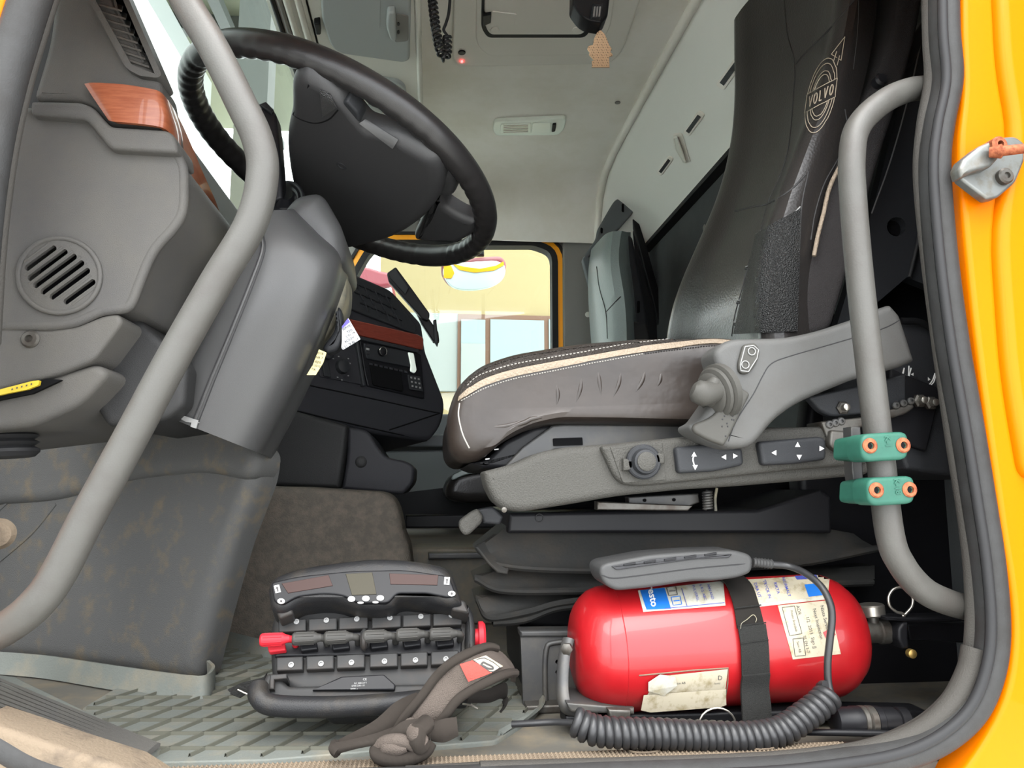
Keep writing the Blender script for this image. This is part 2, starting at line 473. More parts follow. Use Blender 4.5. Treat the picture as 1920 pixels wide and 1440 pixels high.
def glass_mat(name, tint, gl=.06):
    m = bpy.data.materials.new(name); m.use_nodes = True; MATS[name] = m; n = m.node_tree; n.nodes.clear()
    o = n.nodes.new('ShaderNodeOutputMaterial'); mx = n.nodes.new('ShaderNodeMixShader'); t = n.nodes.new('ShaderNodeBsdfTransparent')
    g = n.nodes.new('ShaderNodeBsdfGlossy'); g.inputs['Roughness'].default_value = .02; t.inputs['Color'].default_value = tint
    lw = n.nodes.new('ShaderNodeLayerWeight'); lw.inputs['Blend'].default_value = .5
    pw_ = n.nodes.new('ShaderNodeMath'); pw_.operation = 'POWER'; pw_.inputs[1].default_value = 5
    ml = n.nodes.new('ShaderNodeMath'); ml.operation = 'MULTIPLY_ADD'; ml.inputs[1].default_value = .6; ml.inputs[2].default_value = .03
    n.links.new(lw.outputs['Facing'], pw_.inputs[0]); n.links.new(pw_.outputs[0], ml.inputs[0])
    n.links.new(ml.outputs[0], mx.inputs[0]); n.links.new(t.outputs[0], mx.inputs[1]); n.links.new(g.outputs[0], mx.inputs[2]); n.links.new(mx.outputs[0], o.inputs[0])
glass_mat('glass', (.93, .97, .95, 1)); glass_mat('film', (.85, .87, .88, 1))

# ---------------------------------------------------------------- outside
box('ground', -14, 10, -12, 14, -1.45, -1.35, 'asphalt', r=0, kind='structure')
b = thing('building', (2, 6, -1.35), 'pale yellow rendered building seen through the passenger window', 'building')
y0 = 6.0
def OB(nm, a, m, yo=0, th=.3, par=b, **k):
    p, q = P(a[0], a[1], y0), P(a[2], a[3], y0)
    return box(nm, min(p.x, q.x), max(p.x, q.x), y0 + yo, y0 + yo + th, min(p.z, q.z), max(p.z, q.z), m, par, r=0, **k)
p = P(718, 300, y0)
box('wall', p.x, 5.0, y0, y0 + .4, -1.35, 5.5, 'building_yellow', b, r=0)
OB('white_wall_panel', (700, 587, 858, 735), 'building_white', -.06, .08, label='white painted wall panel left of the window')
wf = OB('window', (858, 592, 1130, 740), 'building_brown', -.08, .1)
for q in ((864, 603, 908, 736), (918, 603, 1018, 736), (1026, 603, 1120, 736)):
    OB('pane', q, 'building_glass', -.1, .03, par=wf)
OB('window_blind', (864, 648, 908, 736), 'building_white', -.115, .01, par=wf)
# white trailer and shed ahead of the truck, seen through the windscreen
box('trailer', -5.4, -3.0, -2.5, 9, -.9, .32 + 3 / .602, 'trailer_white', r=.02, label='large white trailer side parked ahead of the windscreen', cat='trailer')
zt = .32 + 3 / .602
t = thing('shed', (-7, 3, -1.35), 'pale olive open shed wall with dark beams behind the white trailer', 'shed')
box('wall', -7.2, -7.0, -4, 14, -1.35, 7.4, 'olive_wall', t, r=0)
box('rail', -3.12, -3.0, -2.5, 9, zt + .002, zt + .34, 'grey_sheet', r=0, label='grey metal rail along the top of the white trailer', cat='rail')
box('shed_roof', -7.2, -1.3, -4, 14, 7.4, 7.5, 'olive_wall', t, r=0)
for yy in (-1.0, .6, 2.2, 3.8, 5.4, 7.0, 8.6, 10.2):
    box('beam', -7.0, -1.3, yy, yy + .22, 7.15, 7.4, 'beam_dark', t, r=0)
for xx in (-6.0, -4.6, -3.2, -1.8): box('purlin', xx, xx + .16, -4, 14, 7.0, 7.15, 'beam_dark', t, r=0)
for yy in (-3.9, 5, 13.6): box('post', -1.6, -1.35, yy, yy + .25, -1.35, 7.2, 'beam_dark', t, r=0)
# passenger-side mirror and red vehicle part outside
mo = thing('wide_angle_mirror', P(888, 515, 2.55), 'rounded white mirror with red top hanging outside the passenger window', 'mirror')
outl = [(826, 490, 10), (850, 484, 10), (940, 478, 10), (950, 490, 8), (949, 512, 20), (925, 530, 20), (880, 535, 20), (845, 530, 20), (829, 510, 12)]
S('housing', outl, 2.56, 2.66, 'red_outside', mo, .02, f=10)
S('mirror_glass', [(830, 502, 6), (852, 493, 8), (930, 488, 10), (947, 496, 8), (948, 519, 20), (924, 538, 20), (880, 545, 20), (845, 539, 20), (831, 515, 10)], 2.535, 2.556, 'mirror_face', mo, .003, f=8)
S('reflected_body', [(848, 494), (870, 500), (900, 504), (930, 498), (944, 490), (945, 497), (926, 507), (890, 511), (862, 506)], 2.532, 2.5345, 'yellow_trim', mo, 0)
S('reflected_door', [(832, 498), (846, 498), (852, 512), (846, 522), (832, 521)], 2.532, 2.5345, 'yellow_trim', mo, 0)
S('mirror_arm', [(893, 478), (893, 425), (905, 425), (908, 478)], 2.6, 2.63, 'black_plastic', mo, .004)
tube('arm_bracket', [P(899, 428, 2.61), P(899, 420, 2.4), P(899, 420, 2.152)], .014, 'black_plastic', mo, seg=8)
rv = thing('red_van', P(700, 520, 4.2), 'red and white vehicle front seen at the left of the passenger window', 'vehicle')
S('body', [(560, 505), (690, 500, 6), (715, 508, 6), (735, 512, 4), (732, 535, 4), (712, 538, 4), (640, 520)], 4.2, 4.9, 'red_outside', rv, .02, f=4)
S('bumper', [(560, 522), (712, 537, 5), (734, 536, 5), (736, 560), (560, 560)], 4.25, 4.9, 'trailer_white', rv, .02, f=4)

q_ = WPOS[rv.name]; box('lower_body', P(560, 560, 4.3).x, P(712, 560, 4.3).x, 4.3, 4.9, -1.35, P(700, 556, 4.3).z, 'trailer_white', rv, r=.02)
# ---------------------------------------------------------------- cab shell
FY = 2.09
box('floor', -1.16, .98, 0.02, 2.15, -.05, 0, 'sill_metal', r=.002, kind='structure')
# far (passenger) side wall with its window opening
win = fil([(700, 456, 30), (1000, 456, 8), (1040, 470, 22), (1042, 790, 10), (600, 800, 10), (622, 600, 20), (672, 500, 30)], 12)
outer = [V((-1.12, FY, 0)), V((.98, FY, 0)), V((.98, FY, 1.56)), V((-.28, FY, 1.56)), V((-.36, FY, 1.38)), V((-.62, FY, .93)), V((-1.12, FY, .86))]
holed('wall_far', outer, [[P(a, b_, FY) for a, b_ in win]], V((0, .06, 0)), 'pillar_grey', kind='structure')
pw = thing('window_1', P(860, 620, FY), None, None); pw['kind'] = 'structure'
def ring(nm, grow, wd, y_, th, m, par):
    q = offset([P(a, b_, FY) for a, b_ in win], V((0, 1, 0)), grow)
    q = [v + V((0, y_ - FY, 0)) for v in q]
    return rimring(nm, q, wd, V((0, th, 0)), m, par, label=None)
ring('window_seal', -.044, .012, FY - .014, .03, 'rubber_black', pw)
ring('door_paint', -.033, .024, FY - .006, .03, 'yellow_trim', pw)
ring('inner_seal', -.011, .024, FY - .012, .06, 'rubber_black', pw)
g_ = [P(a, b_, FY + .04) for a, b_ in win]
slab('pane', g_, V((0, .005, 0)), 'glass', pw, 0)
# door panel under the far window + dark pillar trim
S('door_2', [(560, 776), (1062, 776), (1062, 1030), (560, 1030)], FY - .05, FY - .002, 'door_trim', r=.01, kind='structure')
pil = S('trim_1', [(1056, 446, 4), (1300, 446), (1300, 1000), (1060, 1000)], FY - .03, FY - .002, 'pillar_grey', r=.006, kind='structure')
S('trim_2', [(690, 838), (900, 836), (900, 842), (690, 845)], FY - .06, FY - .051, 'pillar_grey', r=.002, kind='structure')
# ceiling, curved down to the far side
prof = [(-.1, 1.54), (1.2, 1.54), (1.6, 1.54), (1.75, 1.535), (1.86, 1.52), (1.93, 1.49), (1.975, 1.45), (2.0, 1.40), (2.02, 1.34), (2.035, 1.285)]
X0, X1 = -.052, .635
rows = [[V((X0 + (X1 - X0) * i / 6, y, z)) for i in range(7)] for y, z in prof]
ceil = grid('ceiling', rows, 'headliner', thick=-.03, kind='structure')
for j in range(len(WV['ceiling'][0])): pass
# groove bead and rear sloping liner
def shift(dx, dz): return [V((X1 + dx, y, z + dz)) for y, z in prof]
tube('trim_3', shift(.012, -.004), .014, 'headliner', seg=10, kind='structure')
pts = [(.02, .004), (.03, -.018), (.05, -.035), (.08, -.06), (.12, -.10), (.175, -.165), (.205, -.20), (.222, -.228), (.229, -.245), (.23, -.26)]
rows = []
for k, (dx, dz) in enumerate(pts):
    f = k / (len(pts) - 1); row = []
    for y, z in prof:
        z0 = z + dz * (1 if y < 1.9 else max(0, (z - 1.278) / .262))
        if z0 < 1.279: z0 = 1.279
        yy = y - .05 * f if y > 1.5 else y
        row.append(V((X1 + dx + (0), yy, z0 if y < 1.9 else max(1.54 + dz, 1.279) * (z - 1.285) / .255 + 1.279 * (1 - (z - 1.285) / .255))))
    rows.append(row)
rl = grid('wall_rear_upper', rows, 'headliner_rear', thick=.02, kind='structure')
# dark edge under the sloping liner, then the felt rear wall
box('trim_4', .835, .875, -.1, 2.06, 1.264, 1.28, 'rubber_black', r=.003, kind='structure')
box('wall_rear', .87, .92, -.3, 2.09, 0, 1.27, 'rear_felt', r=0, kind='structure')
# three slots and a hook lamp on the liner
for k, (cx, cy, hl) in enumerate(((1370, 136, 34), (1302, 231, 26), (1248, 310, 20))):
    d = (V((810, 910)) - V((cx, cy))).normalized(); n2 = V((-d.y, d.x)); w2 = hl * .28; w3 = hl * .14
    def q4(L, W): return [tuple(V((cx, cy)) + d * a * L + n2 * b_ * W) for a, b_ in ((-1, -1), (1, -1), (1, 1), (-1, 1))]
    rim_ = [hit(rl, *q, off=.0) for q in fil(q4(hl, w2), 5)]
    nn = (rim_[1] - rim_[0]).cross(rim_[4] - rim_[0]).normalized(); nn = nn if nn.dot(CAM - rim_[0]) > 0 else -nn
    lab = ('largest slotted vent plate on the sloping rear liner, nearest the headrest', 'middle slotted vent plate on the sloping rear liner', 'smallest slotted vent plate on the rear liner, nearest the far wall')[k]
    vt = thing('slot_plate', rim_[0], lab, 'vent', 'slotted plates on the rear liner')
    slab('surround', [v + nn * .004 for v in rim_], -nn * .006, 'headliner', vt, .002)
    slab('slot', [hit(rl, *q, off=.0055) for q in q4(hl * .72, w3)], -nn * .004, 'black_plastic', vt, 0)
hk = thing('coat_hook', hit(rl, 1278, 275), 'small pale moulded coat hook between two vents on the rear liner', 'hook')
a_ = [(1268, 256, 3), (1276, 254, 3), (1284, 275), (1292, 300, 2), (1286, 302, 2), (1272, 278)]
slab('hook', [hit(rl, *q[:2], off=.012) for q in a_], V((0, .01, .01)), 'header_plastic', hk, .003)
slab('hook_pad', [hit(rl, *q, off=.003) for q in fil([(1262, 252), (1280, 250), (1296, 304), (1284, 306)], 5)], V((0, .0, .006)), 'headliner', hk, 0)
# ceiling console with hatch
Z = 1.54
def C(nm, px, z0, z1, m, par=None, r=.004, f=0, **k):
    o = fil(px, f) if f or any(len(p) > 2 for p in px) else px
    return slab(nm, [PZ(a, b_, z0) for a, b_ in o], V((0, 0, z1 - z0)), m, par, r, **k)
cc = thing('ceiling_console', V((.2, .8, 1.5)), 'grey ceiling console surrounding the roof hatch', 'console')
C('console_frame', [(858, -260), (848, 112, 12), (860, 126, 10), (1145, 121, 14), (1166, 100, 10), (1216, -40), (1300, -260)], Z - .018, Z, 'ceiling_plastic', cc, .006, 6)
C('recess_step', [(896, -260), (892, 82, 14), (912, 106, 16), (1118, 104, 16), (1145, 50, 10), (1190, -260)], Z - .023, Z - .017, 'ceiling_plastic', cc, .005, 6)
C('hatch_gap', [(908, -260), (902, 52, 10), (914, 71, 8), (1098, 71, 10), (1114, 45, 8), (1150, -260)], Z - .026, Z - .022, 'rubber_black', cc, .001, 6)
hl_ = C('hatch_lid', [(914, -260), (908, 48, 10), (918, 66, 8), (1094, 66, 10), (1108, 42, 8), (1142, -260)], Z - .034, Z - .025, 'ceiling_plastic', cc, .005, 6)
C('latch_cover', [(922, 22, 2), (969, 27, 2), (964, 49, 3), (920, 47, 3)], Z - .037, Z - .033, 'ceiling_plastic', hl_, .001)
C('latch', [(905, 30, 2), (921, 27, 2), (920, 44, 2), (906, 50, 2)], Z - .042, Z - .03, 'black_plastic', hl_, .002)
for cx in (928, 1081):
    C('screw_cap', [(cx + 8 * math.cos(a * .52), 57 + 5 * math.sin(a * .52)) for a in range(12)], Z - .037, Z - .033, 'ceiling_plastic', hl_, .001)
C('button', [(866 + 7 * math.cos(a * .52), 100 + 4 * math.sin(a * .52)) for a in range(12)], Z - .022, Z - .017, 'black_plastic', cc, .001)
C('warning_light', [(866 + 2.4 * math.cos(a * .785), 116 + 2.0 * math.sin(a * .785)) for a in range(8)], Z - .0205, Z - .017, 'red_led', cc, .0, label='small glowing red light')
# dome light
dl = thing('dome_light', PZ(993, 238, Z), 'clear rectangular interior light on the grey headliner', 'lamp')
C('lamp_frame', [(926, 228, 8), (1062, 222, 8), (1058, 244, 8), (1046, 254, 6), (930, 255, 8), (924, 246, 6)], Z - .012, Z + .002, 'clear_plastic', dl, .004)
C('lens', [(939, 234, 3), (996, 232, 3), (996, 250, 3), (937, 251, 3)], Z - .017, Z - .011, 'clear_plastic', dl, .002)
C('reading_lens', [(998, 232, 3), (1033, 231, 3), (1032, 250, 3), (997, 250, 3)], Z - .016, Z - .011, 'clear_plastic', dl, .002)
C('switch', [(1036, 234, 2), (1043, 233, 2), (1041, 247, 2), (1034, 248, 2)], Z - .018, Z - .011, 'black_plastic', dl, .001)
for k in range(5): C('lens_rib', [(944, 236 + k * 3), (990, 235 + k * 3), (990, 236 + k * 3), (944, 237 + k * 3)], Z - .0185, Z - .0165, 'steel', dl, 0)
p = hit(ceil, 1158, 192, 0); lathe('ceiling_plug', p + V((0, 0, .001)), (0, 0, -1), [(0, .009), (.003, .009), (.004, .006)], 'pillar_grey', label='small round grey plug in the headliner right of the lamp', cat='plug')
# front overhead shelf with two hatches (we look up at its underside)
sh = thing('overhead_shelf', V((-.3, 1, 1.36)), 'pale overhead locker above the windscreen with grey hatches', 'shelf')
ZS = 1.37
box('shelf_body', -.29, -.05, .02, 2.06, ZS, 1.54, 'header_plastic', sh, .012)
tube('edge_strip', [V((-.046, .02, ZS - .002)), V((-.046, 2.06, ZS - .002))], .007, 'header_plastic', sh, seg=8)
def CS(nm, px, t, m, par, r=.003, f=0, **k): return C(nm, px, ZS - t, ZS + .0, m, par, r, f, **k)
h1 = CS('locker_hatch', [(592, -120, 4), (604, 40, 10), (622, 92, 18), (642, 102, 6), (756, 118, 6), (768, 114, 6), (774, -120, 4)], .012, 'hatch_plastic', sh, .005)
CS('hatch_label', [(611, -20), (714, -20), (712, 53), (622, 41)], .0132, 'hatch_plastic', h1, .0005)
hb = CS('handle_recess', [(742, 26, 4), (766, 30, 4), (766, 78, 6), (740, 80, 4)], .014, 'pillar_grey', h1, .002)
CS('hatch_handle', [(726, 24, 6), (741, 24, 4), (744, 78, 5), (732, 78, 6), (724, 52, 6)], .028, 'hatch_plastic', h1, .005)
for q in ((747, 46), (747, 61)): CS('screw', [(q[0] + 2.6 * math.cos(a * .785), q[1] + 3 * math.sin(a * .785)) for a in range(8)], .016, 'black_plastic', hb, 0)
h2 = CS('locker_hatch', [(694, 146, 4), (748, 154, 10), (760, 165, 6), (770, 250, 6), (700, 250, 6), (690, 200, 5)], .01, 'hatch_plastic', sh, .004)
CS('latch', [(588, 46, 3), (600, 44, 3), (602, 66, 3), (592, 66, 3)], .016, 'black_plastic', sh, .003)
# near-side strip of the front wall (edge of overhead shelf to passenger A pillar)
# windscreen frame: pillars, seals, pane
ws = thing('window_2', V((-.6, 1, .9)), None, None); ws['kind'] = 'structure'
xa, za, xb, zb = -.62, .93, -.36, 1.38
slab('pane', [V((xa, .03, za)), V((xa, 2.05, za)), V((xb, 2.05, zb)), V((xb, .03, zb))], V((-.005, 0, .002)), 'glass', ws, 0)
box('windscreen_pillar', -.70, -.58, 2.0, 2.08, .6, 1.1, 'pillar_grey', ws, .01)
box('wall_front', -1.16, -1.10, 0.1, 2.09, 0, .9, 'black_plastic', r=0, kind='structure')
# roof and near side of the body (mostly outside the frame)
box('header', -.375, -.285, .02, 2.06, 1.37, 1.57, 'header_plastic', ws, .006)
for k, (x_, m_) in enumerate(((-.36, 'rubber_black'), (-.345, 'pillar_grey'), (-.33, 'header_plastic'), (-.305, 'header_plastic'))):
    tube('header_bead', [V((x_, .02, 1.366)), V((x_, 2.06, 1.366))], .006 + .002 * (k > 1), m_, ws, seg=8)
box('roof', -.34, .98, -.0, 2.15, 1.575, 1.6, 'yellow_paint', r=.004, kind='structure')
# ---------------------------------------------------------------- near body side, door seal, striker
inn = [(1806, -120), (1806, 60), (1811, 170, 60), (1797, 270, 60), (1806, 400, 60), (1826, 600, 60), (1852, 800, 60), (1880, 1000, 60), (1900, 1120, 60), (1904, 1210, 50), (1888, 1310, 60), (1840, 1400, 40), (1790, 1470)]
wn = S('wall_near', inn + [(1790, 1560), (2200, 1560), (2200, -120)], -.02, .02, 'yellow_paint', r=.006, f=30, kind='structure')
# raised pressing of the rear pillar, catching the light beside the seal
S('trim_6', [(1868, -120), (1880, 120, 60), (1905, 250, 60), (1870, 420, 80), (1890, 700, 80), (1925, 900), (2200, 900), (2200, -120)], -.034, -.018, 'yellow_paint', r=.012, f=30, kind='structure')
S('wall_near_upper', [(-200, -60), (-200, -700), (2200, -700), (2200, -60)], -.02, .02, 'yellow_paint', r=.006, kind='structure')
S('wall_near_lower', [(-300, 1482), (-300, 1900), (2000, 1900), (2000, 1482)], -.02, .02, 'yellow_paint', r=.006, kind='structure')
S('wall_near_front', [(-300, -60), (30, -60), (-6, 60, 20), (-40, 200, 30), (-80, 500), (-80, 1460), (-300, 1460)], -.02, .02, 'yellow_paint', r=.006, f=20, kind='structure')
def PTS(l, y): return [P(a, b_, y) for a, b_ in l]
sealp = [(1768, -80), (1770, 60), (1776, 150), (1760, 235), (1752, 320), (1764, 480), (1786, 650), (1812, 800), (1836, 950), (1852, 1060), (1860, 1170), (1852, 1250), (1822, 1325), (1766, 1378), (1690, 1412), (1580, 1432), (1420, 1448), (1100, 1460), (820, 1470), (500, 1480)]
se = thing('door_seal', P(1800, 1440, -.01), 'thick grey rubber door seal framing the open doorway on the right', 'seal')
tube('outer_bulb', PTS(sealp, -.012), .0215, 'seal_rubber', se, seg=14, n=6, sx=1, sy=.8)
inn2 = [(1742, -80), (1745, 70), (1748, 150), (1734, 235), (1728, 330), (1742, 480), (1764, 650), (1790, 830), (1812, 970), (1824, 1080), (1826, 1180), (1816, 1250), (1784, 1310), (1730, 1360), (1650, 1398), (1560, 1420), (1400, 1434), (1000, 1444), (760, 1456)]
tube('inner_bead', PTS(inn2, .004), .0105, 'seal_rubber_inner', se, seg=10, n=6)
inn3 = [(1828, 1215), (1818, 1262), (1786, 1322), (1732, 1372), (1650, 1406), (1560, 1424), (1400, 1438), (1150, 1447), (900, 1454)]
tube('seal_sleeve', PTS(inn3, -.006), .0145, 'seal_rubber_inner', se, seg=12, n=6, label='paler rubber sleeve over the bottom run')
tube('lip', PTS([(a - 2, b_) for a, b_ in sealp], -.03), .006, 'rubber_black', se, seg=8, n=6)
# the front run of the seal, top left
fs_ = thing('door_seal', P(60, 200, -.01), 'grey rubber door seal curving down the top left edge of the doorway', 'seal')
fp = [(122, -90), (96, -20), (70, 60), (46, 140), (22, 240), (4, 350), (-10, 480), (-20, 640)]
tube('outer_bulb', PTS([(a - 32, b_) for a, b_ in fp], -.012), .021, 'seal_rubber', fs_, seg=14, n=6)
tube('inner_bead', PTS([(a + 2, b_ + 4) for a, b_ in fp], .005), .010, 'seal_rubber_inner', fs_, seg=10, n=6)
fs2 = thing('door_seal', P(60, 1430, -.01), 'grey rubber door seal crossing the bottom left corner of the doorway', 'seal')
tube('outer_bulb', PTS([(-60, 1366), (0, 1398), (60, 1432), (130, 1456), (260, 1486)], -.012), .013, 'seal_rubber', fs2, seg=14, n=6)
# striker
st = thing('door_striker', P(1860, 320, -.03), 'worn zinc door striker with rusty pin bolted to the yellow pillar', 'striker')
bp = S('base_plate', [(1799, 312, 4), (1862, 258, 10), (1905, 255, 8), (1922, 268, 5), (1922, 300, 5), (1905, 342, 8), (1872, 370, 6), (1852, 374, 5), (1820, 350, 8), (1802, 336, 4)], -.046, -.034, 'bright_zinc', st, .003, f=5)
S('block', [(1799, 314, 4), (1806, 298, 4), (1838, 272, 6), (1862, 262, 8), (1874, 272, 8), (1876, 294, 6), (1860, 312, 6), (1826, 322, 6), (1804, 332, 4)], -.062, -.045, 'bright_zinc', bp, .005, f=5)
lathe('pin', P(1855, 286, -.066), P(1908, 280, -.085) - P(1855, 286, -.066), [(0, .006), (.012, .0085), (.014, .006), (.036, .0055), (.038, .009), (.040, .008)], 'rust', st)
for a_, b_, m in ((1852, 284, 'rust'), (1880, 333, 'bracket_metal')):
    lathe('bolt', P(a_, b_, -.046), (0, -1, 0), [(0, .010), (.006 if b_ > 300 else .02, .010), (.008 if b_ > 300 else .022, .008), (.008 if b_ > 300 else .022, .004), (.005, .0035)], m, st, seg=20)

# ---------------------------------------------------------------- grab handles
g1 = thing('grab_handle', P(1650, 700, 0), 'grey bent steel grab handle on the right in front of the armrest', 'handle')
hp = [P(1750, 163, .05), P(1700, 170, .02), P(1650, 195, .0), P(1608, 240, -.01), P(1597, 300, -.015), P(1600, 380, -.015), P(1612, 520, -.015), P(1630, 680, -.015), P(1650, 850, -.015), P(1668, 1000, -.013), P(1690, 1058, -.01), P(1730, 1105, 0), P(1780, 1130, .02), P(1830, 1142, .05)]
hb_ = tube('tube', hp, .0158, 'handle_grey', g1, seg=20, n=8)
# the two green clamps with the black angle between them
def clamp(cx, cy, lab):
    t = thing('pipe_clamp', P(cx, cy, -.03), lab, 'clamp', 'green pipe clamps on the grab handle')
    front = [(cx - 38, cy - 25, 12), (cx + 36, cy - 29, 12), (cx + 44, cy - 20, 10), (cx + 44, cy + 16, 10), (cx + 36, cy + 24, 12), (cx - 34, cy + 28, 12), (cx - 44, cy + 18, 10), (cx - 46, cy - 14, 10)]
    yf = -.045
    blk = S('clamp_front', front, yf, -.014, 'green_clamp', t, .004, f=8)
    S('clamp_back', [(cx - 60, cy - 18, 8), (cx - 30, cy - 24, 8), (cx + 36, cy - 24, 8), (cx + 40, cy + 20, 8), (cx - 28, cy + 26, 8), (cx - 62, cy + 22, 10)], -.013, .03, 'green_clamp', t, .004, f=8)
    for dx, dy in ((-31, -2), (31, -3)):
        bb = lathe('bolt', P(cx + dx, cy + dy, yf + .002), (0, -1, 0), [(0, .0088), (.003, .0088), (.0045, .0072), (.0045, .0042), (.001, .0036)], 'rust', t, seg=20)
        lathe('socket', P(cx + dx, cy + dy, yf - .0016), (0, -1, 0), [(0, .0044), (.0004, .0040)], 'black_hole', bb, seg=6)
    return t, blk
c1, k1 = clamp(1660, 838, 'upper green pipe clamp with two rusty bolts on the right grab handle')
c2, k2 = clamp(1672, 921, 'lower green pipe clamp with two rusty bolts on the right grab handle')
text_on(k1, 'K-1', 1664, 828, 15, 82, 'worn_cream' if 0 else 'green_clamp', c1, name='moulded_mark', off=.0012, bold=.02)
text_on(k2, 'K-18', 1682, 912, 15, 82, 'green_clamp', c2, name='moulded_mark', off=.0012, bold=.02)
ab = S('clamp_bracket', [(1596, 800), (1614, 800), (1618, 870), (1622, 945), (1606, 945), (1598, 880)], .031, .05, 'dark_metal', r=.002, label='dark steel backing plate behind the two green clamps', cat='bracket')
g2 = thing('grab_handle', P(300, 700, 0), 'long grey bent steel grab handle crossing the left side of the doorway', 'handle')
hp2 = [P(318, -60, .015), P(352, 10, 0), P(400, 90, -.015), P(450, 190, -.02), P(484, 265, -.02), P(492, 330, -.02), P(470, 420, -.02), P(405, 530, -.02), P(320, 680, -.02), P(240, 830, -.02), P(165, 968, -.02), P(110, 1075, -.018), P(70, 1130, -.015), P(20, 1172, 0), P(-60, 1215, .03)]
tube('tube', hp2, [.0178] * 200 if 0 else .0178, 'handle_grey', g2, seg=20, n=8)

# ---------------------------------------------------------------- dashboard
db = thing('dashboard', P(200, 1000, .3), 'grey moulded dashboard with vents, speaker grille and wood trim at the driver side', 'dashboard')
YD = .14
# lower / mid end panel with round speaker
mid = [(-200, 190), (60, 214), (160, 222, 12), (206, 278, 14), (330, 287, 20), (344, 318, 14), (344, 400, 30), (322, 432, 20), (284, 470, 40), (246, 570, 14), (236, 578, 10), (190, 583, 12), (140, 606, 20), (90, 612, 20), (-200, 610)]
hole_c = (111, 517)
slots = []
for cx_, cy_, L in ((76, 484, 36), (89, 497, 46), (103, 508, 50), (117, 520, 50), (131, 532, 46), (149, 547, 36)):
    d_ = V((.80, -.60)); n_ = V((.60, .80)); w_ = 6.0; o_ = []
    for k in range(12):
        a = 2 * math.pi * k / 12; e = math.cos(a); s_ = math.sin(a)
        q = V((cx_, cy_)) + d_ * ((L - w_) * (1 if e > 0 else -1) + e * w_) + n_ * (s_ * w_)
        o_.append((q.x, q.y))
    slots.append(o_)
circ = lambda cx_, cy_, rx, ry, n=40: [(cx_ + rx * math.cos(2 * math.pi * k / n), cy_ + ry * math.sin(2 * math.pi * k / n)) for k in range(n)]
mo_ = fil(mid, 8)
ep = holed('end_panel', [P(a, b_, YD + .004) for a, b_ in mo_], [[P(*q, YD + .004) for q in circ(*hole_c, 76, 69)]], V((0, .5, 0)), 'dash_plastic', db)
# rounded front skin edge of that panel
tube('end_panel_edge', [P(a, b_, YD + .010) for a, b_ in mo_], .0072, 'dash_plastic', db, seg=10, closed=True)
gr = holed('speaker_grille', [P(*q, YD + .001) for q in circ(*hole_c, 75, 68)], [[P(*q, YD + .001) for q in s_] for s_ in slots], V((0, .006, 0)), 'dash_plastic', db)
tube('grille_rim', [P(*q, YD + .002) for q in circ(*hole_c, 77, 70)], .0033, 'dash_plastic', gr, seg=8, closed=True)
for cx_, cy_, L in ((69, 474, 30), (82, 490, 44), (96, 502, 52), (110, 514, 54), (124, 526, 50), (140, 540, 40), (157, 556, 26)):
    d_ = V((.80, -.60)); a_ = V((cx_, cy_)) - d_ * L; b2 = V((cx_, cy_)) + d_ * L
    tube('grille_bar', [P(a_.x, a_.y, YD + .002), P(b2.x, b2.y, YD + .002)], .0020, 'dash_plastic', gr, seg=8)
lathe('speaker_cone', P(118, 522, YD + .07), (0, -1, 0), [(0, .02), (.015, .045), (.02, .05)], 'black_hole', db)
box('speaker_box', P(36, 517, YD + .08).x, P(190, 517, YD + .08).x, YD + .075, YD + .09, P(111, 590, YD).z - .01, P(111, 450, YD).z, 'black_hole', db, r=0)
# upper panel with slanted air vent
up = [(-200, -140), (120, -140), (92, 80, 30), (60, 180, 16), (62, 192, 8), (150, 190, 10), (172, 196, 10), (204, 232, 10), (300, 240, 20), (330, 254, 12), (334, 276, 6), (330, 288, 5), (206, 279, 12), (162, 224, 12), (50, 214, 10), (-200, 200)]
S('shoulder_ledge', [(56, 188, 8), (150, 190, 8), (172, 198, 10), (206, 236, 10), (318, 243, 16), (330, 262, 8), (333, 286, 8), (206, 279, 12), (160, 222, 12), (56, 214, 8)], YD - .012, YD + .06, 'dash_plastic', db, .006, f=8)
S('upper_panel', [(120, -160), (92, 80, 40), (60, 186, 16), (150, 190, 10), (172, 198, 10), (204, 234, 10), (316, 246, 12), (300, 150, 10), (280, 120, 6), (206, -10), (150, -160)], YD + .004, YD + .07, 'dash_plastic', db, .008, f=10)
S('pillar_filler', [(-200, -160), (150, -160), (118, 60), (84, 200), (70, 240), (-200, 240)], YD + .03, YD + .06, 'rubber_black', db, .002)
# wood trim: a flat piece that bends round and runs away along the dash edge
def mixrow(L): return L
rowsA = [[P(158, 157, YD - .012), P(176, 185, YD - .012), P(204, 226, YD - .012)],
         [P(175, 155, YD - .0165), P(194, 186, YD - .017), P(214, 228, YD - .0165)],
         [P(230, 158, YD - .018), P(236, 190, YD - .019), P(240, 230, YD - .018)],
         [P(280, 166, YD - .018), P(280, 198, YD - .019), P(278, 234, YD - .018)],
         [P(300, 172, YD - .014), P(308, 206, YD - .014), P(306, 240, YD - .012)],
         [P(312, 184, YD + .0), P(322, 222, YD + .005), P(322, 254, YD + .006)],
         [P(322, 198, YD + .03), P(332, 238, YD + .035), P(334, 278, YD + .03)],
         [P(344, 238, YD + .09), P(345, 262, YD + .09), P(346, 306, YD + .08)],
         [P(380, 322, YD + .20), P(374, 328, YD + .19), P(368, 346, YD + .18)],
         [P(404, 376, YD + .30), P(396, 378, YD + .29), P(388, 382, YD + .29)],
         [P(414, 404, YD + .36), P(409, 408, YD + .35), P(404, 410, YD + .35)]]
rowsA = [smooth_path(r_, 3) for r_ in rowsA]
cols = list(zip(*rowsA)); cols = [smooth_path(list(c_), 4) for c_ in cols]
